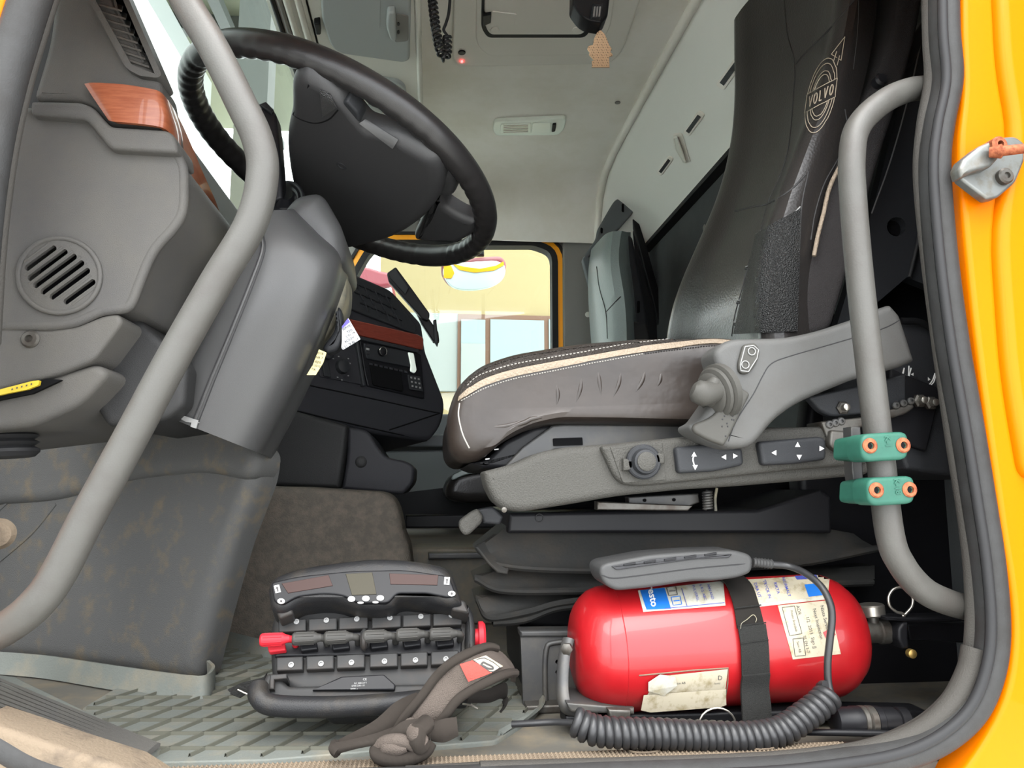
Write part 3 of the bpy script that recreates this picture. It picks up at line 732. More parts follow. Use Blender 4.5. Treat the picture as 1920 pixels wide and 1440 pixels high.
grid('wood_trim', [list(r_) for r_ in zip(*cols)], 'wood', db, thick=.006, label='glossy reddish wood strip that wraps round the dash corner')
# dash top running away along the windscreen
tA, tB = P(222, 0, YD), P(455, 395, YD + .62)
rows = []
for k, yy in enumerate((YD, YD + .1, YD + .3, YD + .62, 1.2, 2.0)):
    xe, ze = tA.x, tA.z - .004
    rows.append([V((xe, yy, ze)), V((xe + .006, yy, ze - .012)), V((xe - .1, yy, ze - .05)), V((-.7, yy, .86))])
grid('dash_top', [[V((tA.x - .25, y_, .86)), V((tA.x - .04, y_, tA.z - .02 - dz_)), V((tA.x - .003, y_, tA.z - .004 - dz_)), V((tA.x + .004, y_, tA.z - .016 - dz_)), V((tA.x + .02, y_, tA.z - .09 - dz_)), V((tA.x + .06, y_, tA.z - .2))] for y_, dz_ in ((YD + .05, .008), (YD + .12, .022), (YD + .2, .042), (.5, .05), (.9, .045), (1.4, .045), (2.0, .045))], 'dash_plastic_dark', db, thick=.01)
# vent frame
vo = [(172, -60), (164, -4, 8), (178, 22, 10), (236, 128, 10), (262, 142, 6), (296, 146, 8), (303, 140, 6), (216, -60)]
vi = [(186, -60), (180, 2), (246, 120), (272, 132), (290, 138), (205, -60)]
vfr = holed('air_vent', [P(*q, YD - .006) for q in fil(vo, 6)], [[P(*q, YD - .006) for q in vi]], V((0, .05, 0)), 'dash_plastic', db, label='slanted side window air vent with black louvres')
S('vent_back', vi, YD + .034, YD + .05, 'black_hole', vfr, 0)
for k in range(9):
    a, b_ = 180 + k * 8.9 - 9, 14 + k * 15.0 - 14
    s_ = slab('louvre', [P(a + 2, b_ + 3, YD), P(a + 58 - k * 1.6, b_ + 18, YD), P(a + 60 - k * 1.6, b_ + 11, YD + .03), P(a + 8, b_ - 6, YD + .03)], V((0, 0, -.0035)), 'dash_plastic', vfr, .001)
tube('louvre_link', [P(203, -40, YD + .004), P(220, 20, YD + .004), P(270, 118, YD + .004)], .0018, 'dash_plastic', vfr, seg=6)
for a, b_, w_, h_ in ((352, 372, 20, 22), (366, 400, 22, 26), (384, 432, 20, 24), (398, 458, 18, 20)):
    S('switch_block', [(a, b_, 3), (a + w_, b_ + 4, 3), (a + w_ + 4, b_ + h_, 3), (a + 4, b_ + h_ + 2, 3)], YD + .33, YD + .40, 'charcoal_plastic', db, .003)
# lower end panel with screws
low = [(-200, 600), (90, 618, 10), (142, 612, 12), (196, 590, 14), (222, 588, 8), (230, 604, 10), (176, 676, 16), (100, 706, 20), (-200, 790)]
lp = S('lower_panel', low, YD + .006, YD + .30, 'dash_plastic', db, .006, f=10)
lp2 = S('lower_return', [(206, 592, 8), (250, 590, 10), (330, 660, 10), (352, 690, 8), (346, 760, 12), (310, 790, 20), (200, 800, 10), (150, 720, 20), (176, 680)], YD + .075, YD + .4, 'dash_plastic_dark', db, .01, f=10)
sp_ = [hit(lp, 57, 636, 0), hit(lp2, 230, 630, 0)]
for q in sp_: screw(q, (0, -1, 0), .0115, 'bracket_metal', db)
# opening with yellow label, bundle of corrugated hose below
S('panel_opening', [(-60, 742, 4), (0, 732), (88, 710, 4), (116, 712, 4), (60, 738), (-60, 762)], YD + .004, YD + .01, 'black_hole', db, 0)
yl = S('warning_label', [(-60, 740), (0, 730), (62, 714, 2), (74, 713, 2), (72, 722, 2), (52, 730), (12, 738), (-60, 754)], YD - .002, YD + .003, 'yellow_label', db, 0, label='yellow label inside the dark opening')
for k in range(5): poly_on(yl, [(22 + k * 9, 729 - k * 2.4), (25 + k * 9, 728 - k * 2.4), (25 + k * 9, 731 - k * 2.4), (22 + k * 9, 732 - k * 2.4)], 'ink', yl, 'ink_mark')
ls = S('shadow_ledge', [(-200, 770), (90, 708, 20), (180, 680, 20), (206, 700, 20), (150, 760, 30), (60, 800, 20), (-200, 830)], YD + .012, YD + .3, 'dash_plastic', db, .01, f=10)
hs = thing('corrugated_hose', P(10, 850, YD), 'black corrugated rubber hose at the left edge below the yellow label', 'hose')
lathe('hose', P(16, 858, YD + .07), P(16, 780, YD + .07) - P(16, 858, YD + .07), [(0, .03), (.006, .036), (.010, .036), (.014, .029), (.019, .036), (.023, .029), (.028, .036), (.032, .029), (.037, .036), (.041, .029), (.046, .034), (.05, .02)], 'rubber_black', hs)
# kick panel
kp = [(-200, 800), (150, 770, 40), (330, 770, 20), (440, 820, 20), (483, 856, 16), (476, 900, 20), (430, 1020), (392, 1150), (362, 1272, 8), (350, 1284, 6), (-20, 1236), (-200, 1210)]
pa, pb = PZ(355, 1284, .003), PZ(-20, 1238, .003)
nk = V(((pb.y - pa.y), -(pb.x - pa.x), 0)).normalized(); nk = -nk if nk.y > 0 else nk
nk = (nk + V((0, 0, .05))).normalized()
kb = SN('kick_panel', kp, pa, nk, .06, 'kick_plastic', db, .03, f=24, seg=5, dome=True)
SN('kick_panel_upper', [(150, 700), (340, 690, 20), (420, 780, 20), (486, 850, 20), (466, 905, 30), (380, 885, 40), (240, 900, 40), (100, 940, 40), (-200, 960), (-200, 780)], pa + nk * .012, nk, .06, 'kick_plastic', db, .02, f=30, seg=5)
for l_ in ([(-5, 960), (60, 900), (120, 850), (200, 820)], [(-5, 1056), (60, 1000), (105, 945)], [(-5, 905), (40, 868), (80, 850)]):
    line_on(kb, l_, .004, 'kick_plastic', db, 'moulded_rib', off=-.0015)
lathe('cap_knob', P(2, 1000, .10), (0.3, -1, 0), [(0, .016), (.012, .018), (.02, .014), (.022, .0)], 'sill_dirty', db)
p0 = P(6, 862, .2)

# ---------------------------------------------------------------- steering column cover
sc_ = thing('steering_column', P(430, 850, .35), 'grey moulded steering column cover below the wheel', 'steering column')
cyl_l = [(478, 400), (452, 470), (420, 540), (385, 620), (340, 700), (296, 776)]
cyl_r = [(560, 400), (600, 440), (640, 480), (600, 590), (545, 720), (488, 856)]
rows = []
depth = [(.30, .42), (.27, .45), (.25, .47), (.26, .46), (.28, .44), (.30, .42)]
L = [(474, 396), (462, 450), (440, 510), (408, 590), (352, 690), (297, 775)]
Rr = [(556, 392), (600, 440), (640, 486), (628, 560), (570, 700), (492, 852)]
for k in range(6):
    yc = .38; D0 = [.26, .23, .22, .22, .24, .26][k]; row = []
    lp_, rp_ = L[k], Rr[k]
    m = (lp_[0] * .5 + rp_[0] * .5, lp_[1] * .5 + rp_[1] * .5)
    # D-shaped section: left edge, broad near face, rounded right edge, back
    a = P(*lp_, D0 + .06); c_ = P(lp_[0] * .82 + rp_[0] * .18, lp_[1] * .82 + rp_[1] * .18, D0 + .005); d_ = P(lp_[0] * .5 + rp_[0] * .5, lp_[1] * .5 + rp_[1] * .5, D0 - .004)
    e = P(lp_[0] * .2 + rp_[0] * .8, lp_[1] * .2 + rp_[1] * .8, D0 + .01); f = P(lp_[0] * .04 + rp_[0] * .96, lp_[1] * .04 + rp_[1] * .96, D0 + .05); g = P(*rp_, D0 + .12)
    back = [g + V((-.01, .10, 0)), a + V((.02, .16, 0))]
    rows.append(smooth_path([a, c_, d_, e, f, g] + back, 5, closed=True))
cols = [smooth_path(list(c_), 5) for c_ in zip(*rows)]
cv = grid('column_cover', [list(r_) for r_ in zip(*cols)], 'column_plastic', sc_, closed_u=True)
sc2 = line_on(cv, [(486, 440), (488, 470), (466, 530), (430, 620), (392, 710), (358, 796)], .0012, 'rubber_black', sc_, 'cover_seam', off=.0)
line_on(cv, [(494, 440), (497, 470), (477, 530), (441, 620), (404, 710), (370, 797)], .0010, 'rubber_black', sc_, 'cover_seam', off=.0)
line_on(cv, [(490, 440), (492.5, 470), (471.5, 530), (435.5, 620), (398, 710), (364, 796)], .0022, 'column_plastic', sc_, 'cover_strip', off=.0)
patch_on(cv, [(342, 778), (374, 788), (370, 803), (339, 792)], 'grey_print', sc_, 'clip', 3, 2, off=.002, th=.002, thick=.002, label='small pale grey clip at the foot of the seam')
# rear half-shell, leaning away at the right edge, with the worn cream key surround
ks = S('lock_surround', [(640, 492, 12), (650, 515, 14), (648, 560, 14), (632, 600, 14), (604, 640, 14), (580, 668), (560, 690), (590, 560)], .375, .47, 'worn_cream', sc_, .012, f=10)
lathe('ignition_lock', hit(ks, 628, 538, -.002), (.6, -.8, 0), [(0, .0085), (.003, .0085), (.004, .006), (.001, .004)], 'dark_metal', sc_)
tube('key_fob', [P(598, 640, .37), P(622, 628, .37), P(638, 606, .37), P(640, 590, .37)], .012, 'charcoal_plastic', sc_, seg=10, n=4, sx=.5) if 0 else None
S('key_handle', [(602, 652, 8), (626, 620, 8), (633, 572, 6), (640, 580, 6), (646, 630, 12), (634, 655, 10), (612, 662, 6)], .345, .375, 'charcoal_plastic', sc_, .008, f=6)
kt = thing('key_tag', P(655, 626, .41), 'white printed key tag with purple top hanging by the column', 'tag')
kt1 = S('tag', [(641, 612, 2), (653, 596, 2), (676, 636, 2), (643, 656, 2), (640, 652, 2), (641, 640)], .342, .344, 'tag_white', kt, 0, f=2)
poly_on(kt1, [(641, 612), (652, 597), (656.5, 604), (641.5, 616)], 'tag_purple', kt, 'header_band')
for i, (s_, x_, y_) in enumerate((('SERVICE', 652, 613), ('TED', 656, 621), ('2 91 14', 657, 628), ('ALSLEV', 655, 637), ('1 21 78 80 17', 657, 645))):
    text_on(kt1, s_, x_, y_, 6.3, -30, 'ink', kt, bold=.005, off=.0006)
yt = thing('note_tag', P(594, 680, .40), 'small yellowed paper note hanging below the steering column', 'tag')
yt1 = S('note', [(598, 655, 1), (612, 661, 1), (606, 680), (592, 703, 1), (575, 703, 1), (586, 685)], .30, .302, 'tag_yellow', yt, 0, f=1)
for s_, x_, y_ in (('DYB', 601, 663), ('NR 7', 599, 671), ('HEJSE', 595, 679), ('M 5012', 592, 686), ('TIK', 588, 693)): text_on(yt1, s_, x_, y_, 6, 10, 'ink', yt, off=.0005)

# stalk lever with square gaiter, behind the handle
lv = thing('column_lever', P(530, 390, .4), 'black upright lever rising from a gaiter on the steering column', 'lever')
S('lever_stem', [(486, 204, 4), (500, 196, 4), (517, 212, 4), (522, 250), (528, 330), (530, 372, 4), (514, 380, 4), (505, 330)], .36, .40, 'black_plastic', lv, .005, f=4)
slab('lever_cap', [P(484, 196, .355), P(498, 190, .36), P(512, 204, .36), P(508, 212, .352)], V((0, .04, 0)), 'charcoal_plastic', lv, .002)
cps = [(500, 380, .34), (518, 350, .42), (545, 343, .44), (564, 358, .42), (567, 382, .38), (548, 400, .34), (520, 405, .33)]
tube('gaiter_rim', [P(*q) for q in cps], .004, 'charcoal_plastic', lv, seg=8, closed=True, n=5)
cc_ = sum((P(*q) for q in cps), V()) / 7
rr = smooth_path([P(*q) for q in cps], 5, True)
grid('gaiter', [rr, [p.lerp(cc_, .3) + V((0, 0, .003)) for p in rr], [p.lerp(cc_, .45) + V((0, .0, -.006)) for p in rr], [p.lerp(cc_, .65) + V((0, 0, .008)) for p in rr], [p.lerp(cc_, .9) + V((0, 0, .004)) for p in rr]], 'black_plastic', lv, closed_u=True)
grid('collar', [rr, [p + V((.0, .0, -.02)) for p in rr], [cc_.lerp(p, .95) + V((0, .02, -.055)) for p in rr]], 'column_plastic', lv, closed_u=True)

# ---------------------------------------------------------------- steering wheel
CW = V((-.162, .40, .861)); RW = .266; aw = .393; bw = -.13
E1 = V((math.cos(aw), 0, -math.sin(aw))); NW0 = V((math.sin(aw), 0, math.cos(aw)))
E2 = V((0, math.cos(bw), 0)) + NW0 * math.sin(bw); NW = E1.cross(E2).normalized()
NW = NW if NW.z > 0 else -NW
sw = thing('steering_wheel', CW - NW * .06, 'large black leather steering wheel seen from below', 'steering wheel')
vs = []; fs = []; NT, NS = 240, 18
for i in range(NT):
    t = 2 * math.pi * i / NT; rad = E1 * math.cos(t) + E2 * math.sin(t); c = CW + rad * RW
    g = abs(((math.degrees(t) % 90)) - 45)
    grip = 1 if g > 8 else 0
    for k in range(NS):
        a = 2 * math.pi * k / NS; ri = .0195
        inner = max(0, -math.cos(a)) * .8 + max(0, -math.sin(a)) * .5
        ri -= grip * .0032 * inner * (1 - abs(math.cos(t * 34)))
        vs.append(c + rad * (math.cos(a) * ri) + NW * (math.sin(a) * ri * 1.12))
for i in range(NT):
    for k in range(NS):
        j, l = (i + 1) % NT, (k + 1) % NS; fs.append((i * NS + k, i * NS + l, j * NS + l, j * NS + k))
rim = build('rim', vs, fs, 'wheel_leather', sw, ang=60)
def W(px, py, o=0): return PP(px, py, CW + NW * o, NW)
def WS(nm, px, o, t, m, par, r=.004, f=0, seg=3, **k):
    q = fil(px, f) if f or any(len(p) > 2 for p in px) else px
    return slab(nm, [W(a, b_, o) for a, b_ in q], NW * t, m, par, r, seg=seg, **k)
hub = WS('hub_cover', [(541, 210, 12), (540, 152, 14), (560, 138, 12), (596, 158, 14), (632, 186, 12), (648, 206, 10), (662, 222, 10), (680, 244, 10), (740, 262, 20), (818, 306, 14), (828, 330, 14), (824, 372, 16), (800, 410, 22), (750, 446, 30), (690, 462, 30), (640, 470, 24), (600, 460, 24), (566, 420, 30), (538, 340, 40), (530, 260, 30)], -.036, .035, 'wheel_hub', sw, .022, f=20, seg=6, dome=True)
lathe('screw_recess', hit(hub, 640, 311, -.001), -NW, [(0, .009), (.002, .009), (.0022, .006), (.0005, .004)], 'charcoal_plastic', sw, seg=18)
patch_on(hub, [(600, 166), (620, 176), (632, 200), (606, 218)], 'wheel_mesh', sw, 'knurled_pad', 6, 8, off=.0015, thick=.001)
line_on(hub, [(541, 206), (560, 222), (590, 231), (616, 224), (634, 206)], .0012, 'black_hole', sw, 'hub_seam', off=.0)
WS('switch_pod', [(640, 192, 4), (650, 190, 4), (672, 214, 6), (676, 232, 5), (664, 238, 5), (640, 206, 4)], -.03, .02, 'charcoal_plastic', sw, .004, f=3)
patch_on(hub, [(672, 230), (684, 224), (748, 262), (738, 276)], 'column_plastic', sw, 'trim_pad', 8, 3, off=.002, thick=.002, label='paler grey scuffed pad along the hub edge')
WS('spoke', [(740, 262, 14), (800, 290, 14), (822, 306, 14), (852, 340), (850, 372), (810, 372), (780, 340)], -.012, .03, 'wheel_hub', sw, .012, f=10, seg=4, dome=True)
sp3 = WS('spoke', [(824, 368, 8), (830, 390, 10), (862, 410, 12), (892, 420, 8), (890, 440), (860, 458, 10), (800, 456, 14), (770, 450, 14), (790, 410)], -.016, .03, 'wheel_hub', sw, .012, f=10, seg=4)
patch_on(sp3, [(804, 364), (812, 366), (826, 392), (818, 400)], 'black_plastic', sw, 'switch_button', 2, 3, off=.004, thick=.003) if 0 else None
tube('rim_joint', [CW + (E1 * math.cos(2.62 + 0) * 1 + E2 * math.sin(2.62)) * RW + ((E1 * math.cos(2.62) + E2 * math.sin(2.62)) * math.cos(a / 8 * 6.283) + NW * math.sin(a / 8 * 6.283) * 1.12) * .0166 for a in range(8)], .0008, 'black_hole', sw, seg=5, closed=True) if 0 else None
# perforated inner strip on the far part of the rim
for (t0, t1) in ((2.6, 3.9),):
    rws = []
    for i in range(24):
        t = t0 + (t1 - t0) * i / 23; rad = E1 * math.cos(t) + E2 * math.sin(t); c = CW + rad * RW
        rws.append([c + rad * (math.cos(a) * .0172) + NW * (math.sin(a) * .0172 * 1.12) for a in (-2.9, -2.7, -2.5, -2.3, -2.1)])
# steering box housing below the hub (bridge to the column)
slab('column_neck', [P(a, b_, .30) for a, b_ in fil([(520, 400, 10), (548, 360, 20), (600, 350, 20), (640, 420, 20), (648, 486, 20), (600, 500, 20), (540, 470, 20)], 10)], V((0, .2, 0)), 'column_plastic', sc_, .03, seg=5)
# ---------------------------------------------------------------- passenger side console of the dashboard (angled to the driver)
cn = thing('centre_console', P(700, 830, 1.2), 'dark centre console with radio, red wood trim and key pad', 'console')
cA = P(600, 640, .95); 
NC = V((.62, -.78, .0)).normalized()
c0 = P(740, 650, 1.15)
NC = (NC + V((0, 0, .12))).normalized()
def CN(nm, px, o, t, m, par=cn, r=.003, f=0, **k): return SN(nm, px, c0 + NC * o, NC, t, m, par, r, f, **k)
face = [(560, 470, 8), (640, 505, 10), (664, 512, 10), (735, 543, 10), (792, 606, 8), (800, 660, 6), (838, 758, 20), (828, 800, 16), (806, 828, 10), (700, 812, 10), (540, 772, 10), (520, 700)]
body = CN('console_body', face, 0, .34, 'console_plastic', r=.012, f=8)
CN('tray_pad', [(650, 508, 4), (668, 518, 4), (736, 548, 6), (782, 612, 4), (778, 626, 4), (690, 592, 4), (634, 570, 4)], .008, .01, 'charcoal_plastic', r=.003)
for i in range(4):
    for j in range(3):
        s_, t_ = (i + .5) / 4, (j + .5) / 3
        x0_, y0_ = 655 + (735 - 655) * s_ + (t_ * 32 - 16) + 10, 524 + (558 - 524) * s_ + t_ * 62 - 6
        CN('tray_rib', [(x0_ - 10, y0_ - 7), (x0_ + 7, y0_ - 1), (x0_ + 9, y0_ + 2), (x0_ - 8, y0_ - 4)], .011, .006, 'black_plastic', r=.001)
        CN('tray_rib', [(x0_ - 3, y0_ - 8), (x0_ - 1, y0_ - 8), (x0_ + 7, y0_ + 10), (x0_ + 5, y0_ + 10)], .0115, .006, 'console_plastic', r=.001)
CN('wood_strip', [(636, 594, 3), (655, 597), (785, 627), (795, 634, 4), (794, 656, 3), (768, 650), (655, 624), (636, 620, 3)], .014, .02, 'wood_dark', r=.003, label='dark red wood strip above the radio')
rad = CN('radio', [(674, 636, 3), (790, 664, 3), (792, 690), (797, 748, 3), (690, 724, 3), (684, 700)], .006, .03, 'black_plastic', r=.003)
CN('radio_rail', [(672, 629, 2), (786, 655, 2), (784, 661, 2), (672, 636, 2)], .016, .02, 'charcoal_plastic', rad, r=.002)
CN('radio_face', [(682, 642, 3), (772, 660, 3), (776, 690, 3), (688, 672, 3)], .011, .006, 'charcoal_plastic', rad, r=.002)
kn = hit(rad, 713, 661, .003)
lathe('volume_knob', kn, NC, [(0, .012), (.010, .012), (.012, .009)], 'black_plastic', rad)
tube('knob_ring', [kn + NC * .011 + (V((0, 0, 1)) * math.cos(a / 16 * 6.283) + NC.cross(V((0, 0, 1))) * math.sin(a / 16 * 6.283)) * .0112 for a in range(16)], .0009, 'steel', rad, seg=5, closed=True)
for k in range(8): CN('radio_button', [(693 + k * 9.4, 680 + k * 2.1), (699 + k * 9.4, 681.4 + k * 2.1), (699 + k * 9.4, 685 + k * 2.1), (693 + k * 9.4, 683.6 + k * 2.1)], .013, .003, 'console_plastic', rad, r=.0005)
for k in range(3):
    CN('radio_button', [(687, 645 + k * 7), (693, 646 + k * 7), (693, 650 + k * 7), (687, 649 + k * 7)], .013, .003, 'grey_print' if k == 1 else 'console_plastic', rad, r=.0005)
CN('slot_tray', [(694, 680, 3), (752, 694, 3), (757, 734, 4), (700, 722, 4)], .012, .004, 'black_hole', rad, r=.001)
CN('memory_card_clip', [(766, 660, 2), (776, 662, 2), (782, 694, 3), (778, 700, 3), (770, 696, 3), (771, 684)], .016, .004, 'clear_plastic', rad, r=.002, label='pale translucent clip at the radio edge')
CN('key_pad', [(765, 702, 2), (788, 706, 2), (794, 734, 2), (769, 730, 2)], .012, .004, 'charcoal_plastic', rad, r=.001)
for i in range(3):
    for j in range(3): CN('key', [(770 + i * 7 + j * 1.2, 706 + i * 1.5 + j * 8), (773 + i * 7 + j * 1.2, 706.6 + i * 1.5 + j * 8), (773 + i * 7 + j * 1.2, 709.6 + i * 1.5 + j * 8), (770 + i * 7 + j * 1.2, 709 + i * 1.5 + j * 8)], .0135, .002, 'grey_print', rad, r=.0003)
# heater panel left of the radio
hp_ = CN('heater_panel', [(596, 650, 4), (668, 652, 4), (682, 722, 4), (600, 706, 4)], .004, .01, 'console_plastic', r=.002)
for (x_, y_, r_) in ((641, 688, .019), (612, 664, .016)):
    q = hit(hp_, x_, y_, 0); kk = lathe('heater_knob', q, NC, [(0, r_), (.012, r_ * .9), (.014, r_ * .7)], 'charcoal_plastic', hp_)
for (x_, y_) in ((624, 671), (634, 667), (652, 671), (632, 706), (640, 711), (652, 703), (655, 680)):
    CN('tick_mark', [(x_, y_), (x_ + 2.6, y_ + .6), (x_ + 2.6, y_ + 2.4), (x_, y_ + 2)], .0065, .002, 'grey_print', hp_, r=0)
CN('divider', [(668, 640, 2), (674, 640, 2), (687, 724, 2), (681, 724, 2)], .012, .012, 'charcoal_plastic', r=.003)
for q in ([(548, 716), (700, 748), (800, 770), (834, 776)], [(540, 766), (620, 786), (800, 826)]): line_on(body, q, .0018, 'black_hole', cn, 'panel_gap', off=0, n=3)
CN('switch_panel', [(604, 676, 3), (616, 678, 3), (622, 708, 3), (608, 705, 3)], .009, .006, 'charcoal_plastic', r=.002)
CN('stalk_end', [(636, 566, 5), (650, 572, 5), (662, 585, 4), (656, 594, 4), (636, 588, 4)], .02, .03, 'black_plastic', r=.006)
# phone cradle arm standing on the console
ph = thing('phone_cradle', P(780, 600, 1.35), 'black flat device cradle leaning against the console before the window', 'holder')
S('cradle_plate', [(725, 512, 4), (742, 500, 3), (770, 538), (806, 588, 3), (802, 602, 4), (790, 596), (776, 580), (728, 526, 3)], 1.33, 1.36, 'black_plastic', ph, .003, f=3)
S('cradle_screen', [(729, 512, 3), (742, 504, 2), (766, 540), (760, 552), (732, 522, 2)], 1.325, 1.331, 'charcoal_plastic', ph, .001)
S('cradle_arm', [(776, 576, 3), (788, 574, 3), (822, 622, 3), (824, 640, 3), (812, 640), (790, 606)], 1.35, 1.38, 'black_plastic', ph, .004)
S('cradle_clip', [(812, 600, 2), (818, 598, 2), (822, 640, 4), (820, 650, 4), (814, 640)], 1.34, 1.36, 'charcoal_plastic', ph, .003)
# lower side trim with round cap + dark panel beneath the console
lc = thing('lower_console', P(600, 910, 1.0), 'dark lower tunnel console with a round cap under the dashboard', 'console')
S('side_panel', [(430, 740), (560, 772), (652, 797, 6), (645, 860, 20), (636, 916, 6), (470, 910, 6), (440, 900)], .92, 1.3, 'dash_plastic_dark', lc, .01, f=4)
lcp = S('bracket_panel', [(652, 800, 6), (690, 806, 14), (708, 838, 20), (724, 858, 14), (760, 864, 8), (778, 874, 8), (776, 905, 10), (756, 928, 8), (640, 918, 6), (650, 860, 20)], .95, 1.25, 'console_plastic', lc, .008, f=6)
lathe('round_cap', hit(lcp, 677, 866, 0), (.1, -1, 0), [(0, .0135), (.003, .0135), (.005, .011), (.006, .004)], 'dash_plastic_dark', lc)
S('cross_rail', [(690, 826), (860, 812), (900, 806), (900, 836), (708, 840)], 1.5, 1.7, 'door_trim', lc, .006)
# tunnel and carpet
tn = S('carpet', [(330, 1240), (440, 960, 20), (455, 912, 14), (560, 913), (728, 923, 26), (748, 950, 24), (757, 1000, 10), (768, 1026, 8), (772, 1060), (790, 1250), (600, 1262)], .76, .91, 'carpet', r=.02, f=10, seg=4, label='grey brown pebbled carpet moulded over the engine tunnel', cat='carpet')
tnl = thing('tunnel_ledge', P(840, 1100, .9), 'grey brown metal ledge behind the crane remote', 'ledge')
box('ledge', P(740, 1030, .95).x, .5, .95, 1.9, .0, P(800, 1027, .95).z, 'sill_metal', tnl, .01)
box('ledge_step', P(803, 1030, .93).x, .4, .925, .96, P(800, 1036, .93).z - .015, P(800, 1036, .93).z, 'dark_metal', tnl, .004)
S('dark_recess', [(700, 930), (960, 900), (960, 1022), (770, 1024), (752, 960)], 1.8, 1.85, 'charcoal_plastic', lc, 0)
box('rail', P(760, 975, 1.4).x, .4, 1.4, 1.43, P(760, 990, 1.4).z, P(760, 966, 1.4).z, 'black_plastic', lc, .004)
# passenger seat: cushion edge and folded backrest under a dark bracket
ps = thing('passenger_seat', P(1170, 900, 1.5), 'teal grey leather passenger seat with folded backrest, beyond the driver seat', 'seat')
S('seat_cushion', [(834, 910, 16), (850, 886, 18), (890, 876, 16), (960, 870), (1250, 872), (1250, 938), (870, 944), (834, 936, 16)], 1.35, 1.75, 'leather_black', ps, .03, f=12, seg=5)
S('cushion_top_band', [(848, 890, 10), (872, 880, 10), (905, 878, 4), (905, 886, 4), (872, 890, 10), (846, 902, 8)], 1.34, 1.352, 'leather_teal', ps, .003, f=4)
def lf(nm, pts, m, par, n=6, th=.0, **k):
    rows = [[P(*q) for q in r_] for r_ in pts]; rows = [smooth_path(r_, 3) for r_ in rows]
    cols = [smooth_path(list(c_), n) for c_ in zip(*rows)]
    return grid(nm, [list(r_) for r_ in zip(*cols)], m, par, thick=th, **k)
bk = lf('backrest_pad', [[(1118, 470, 1.86), (1132, 455, 1.70), (1146, 441, 1.6), (1160, 437, 1.56), (1172, 437, 1.62)],
     [(1113, 510, 1.86), (1124, 500, 1.70), (1140, 494, 1.6), (1158, 492, 1.55), (1172, 490, 1.60)],
     [(1113, 560, 1.86), (1128, 565, 1.70), (1148, 562, 1.6), (1168, 560, 1.54), (1180, 556, 1.6)],
     [(1116, 610, 1.86), (1132, 615, 1.70), (1150, 616, 1.6), (1172, 618, 1.54), (1184, 618, 1.6)],
     [(1120, 660, 1.86), (1136, 665, 1.70), (1152, 668, 1.6), (1172, 670, 1.54), (1186, 670, 1.6)]], 'leather_teal', ps, th=.02)
line_on(bk, [(1119, 500), (1124, 540), (1136, 585), (1139, 635)], .002, 'leather_black', ps)
line_on(bk, [(1137, 584), (1152, 568), (1164, 556)], .002, 'leather_black', ps)
tube('side_piping', [P(1146, 440, 1.585), P(1150, 470, 1.56), P(1158, 520, 1.53), P(1168, 570, 1.52), P(1176, 620, 1.52), P(1178, 660, 1.52)], .005, 'clear_plastic', ps, n=5, seg=8) if 0 else None
bs = S('backrest_shell', [(1158, 438, 6), (1186, 440, 10), (1198, 500), (1210, 560, 10), (1216, 600, 10), (1220, 660), (1178, 660), (1172, 580), (1160, 500)], 1.58, 1.9, 'charcoal_plastic', ps, .012, f=6)
tube('shell_piping', [P(1160, 438, 1.575), P(1165, 480, 1.573), P(1174, 530, 1.573), P(1183, 580, 1.573), P(1186, 610, 1.573)], .006, 'dash_plastic', ps, n=5, seg=8)
S('shell_hinge', [(1186, 602, 4), (1212, 606, 4), (1218, 628), (1216, 660), (1178, 660), (1182, 618)], 1.55, 1.6, 'dash_plastic_dark', ps, .006, f=2)
S('hinge_slot', [(1195, 564, 2), (1200, 564, 2), (1200, 586, 2), (1195, 586, 2)], 1.573, 1.582, 'black_hole', ps, 0)
br = thing('bunk_bracket', P(1160, 400, 1.95), 'dark triangular bracket fixed above the passenger backrest', 'bracket')
S('bracket_arm', [(1153, 374, 10), (1168, 369, 10), (1184, 378, 10), (1190, 396, 8), (1160, 430, 8), (1140, 446, 8), (1100, 486, 4), (1094, 482, 4), (1120, 444, 8), (1122, 428, 6)], 1.93, 1.96, 'door_trim', br, .006, f=6)
S('bracket_strut', [(1168, 370, 8), (1186, 382, 8), (1196, 410), (1212, 460), (1262, 640), (1244, 640), (1200, 470), (1184, 400)], 1.955, 1.98, 'black_plastic', br, .004, f=4)
S('bracket_frame', [(1092, 484, 4), (1104, 480, 4), (1110, 530), (1116, 560), (1108, 545)], 1.93, 1.96, 'door_trim', br, .004, f=3)
for q in ([(1166, 382, 2), (1170, 382, 2), (1170, 398, 2), (1166, 396, 2)], [(1126, 426, 2), (1131, 428, 2), (1130, 438, 2), (1126, 436, 2)]): S('slot', q, 1.927, 1.931, 'black_hole', br, 0)
S('bracket_web', [(1184, 400), (1198, 414), (1232, 560), (1250, 640), (1210, 640), (1190, 470)], 1.985, 1.99, 'charcoal_plastic', br, 0)
lathe('trim_7', P(1102, 590, FY - .03), (0, -1, 0), [(0, .011), (.004, .011), (.006, .007)], 'header_plastic', kind='structure')
lathe('trim_8', hit(bpy.data.objects['wall_rear'], 1322, 427, 0), (-1, 0, 0), [(0, .011), (.003, .011), (.005, .007)], 'pillar_grey', kind='structure')

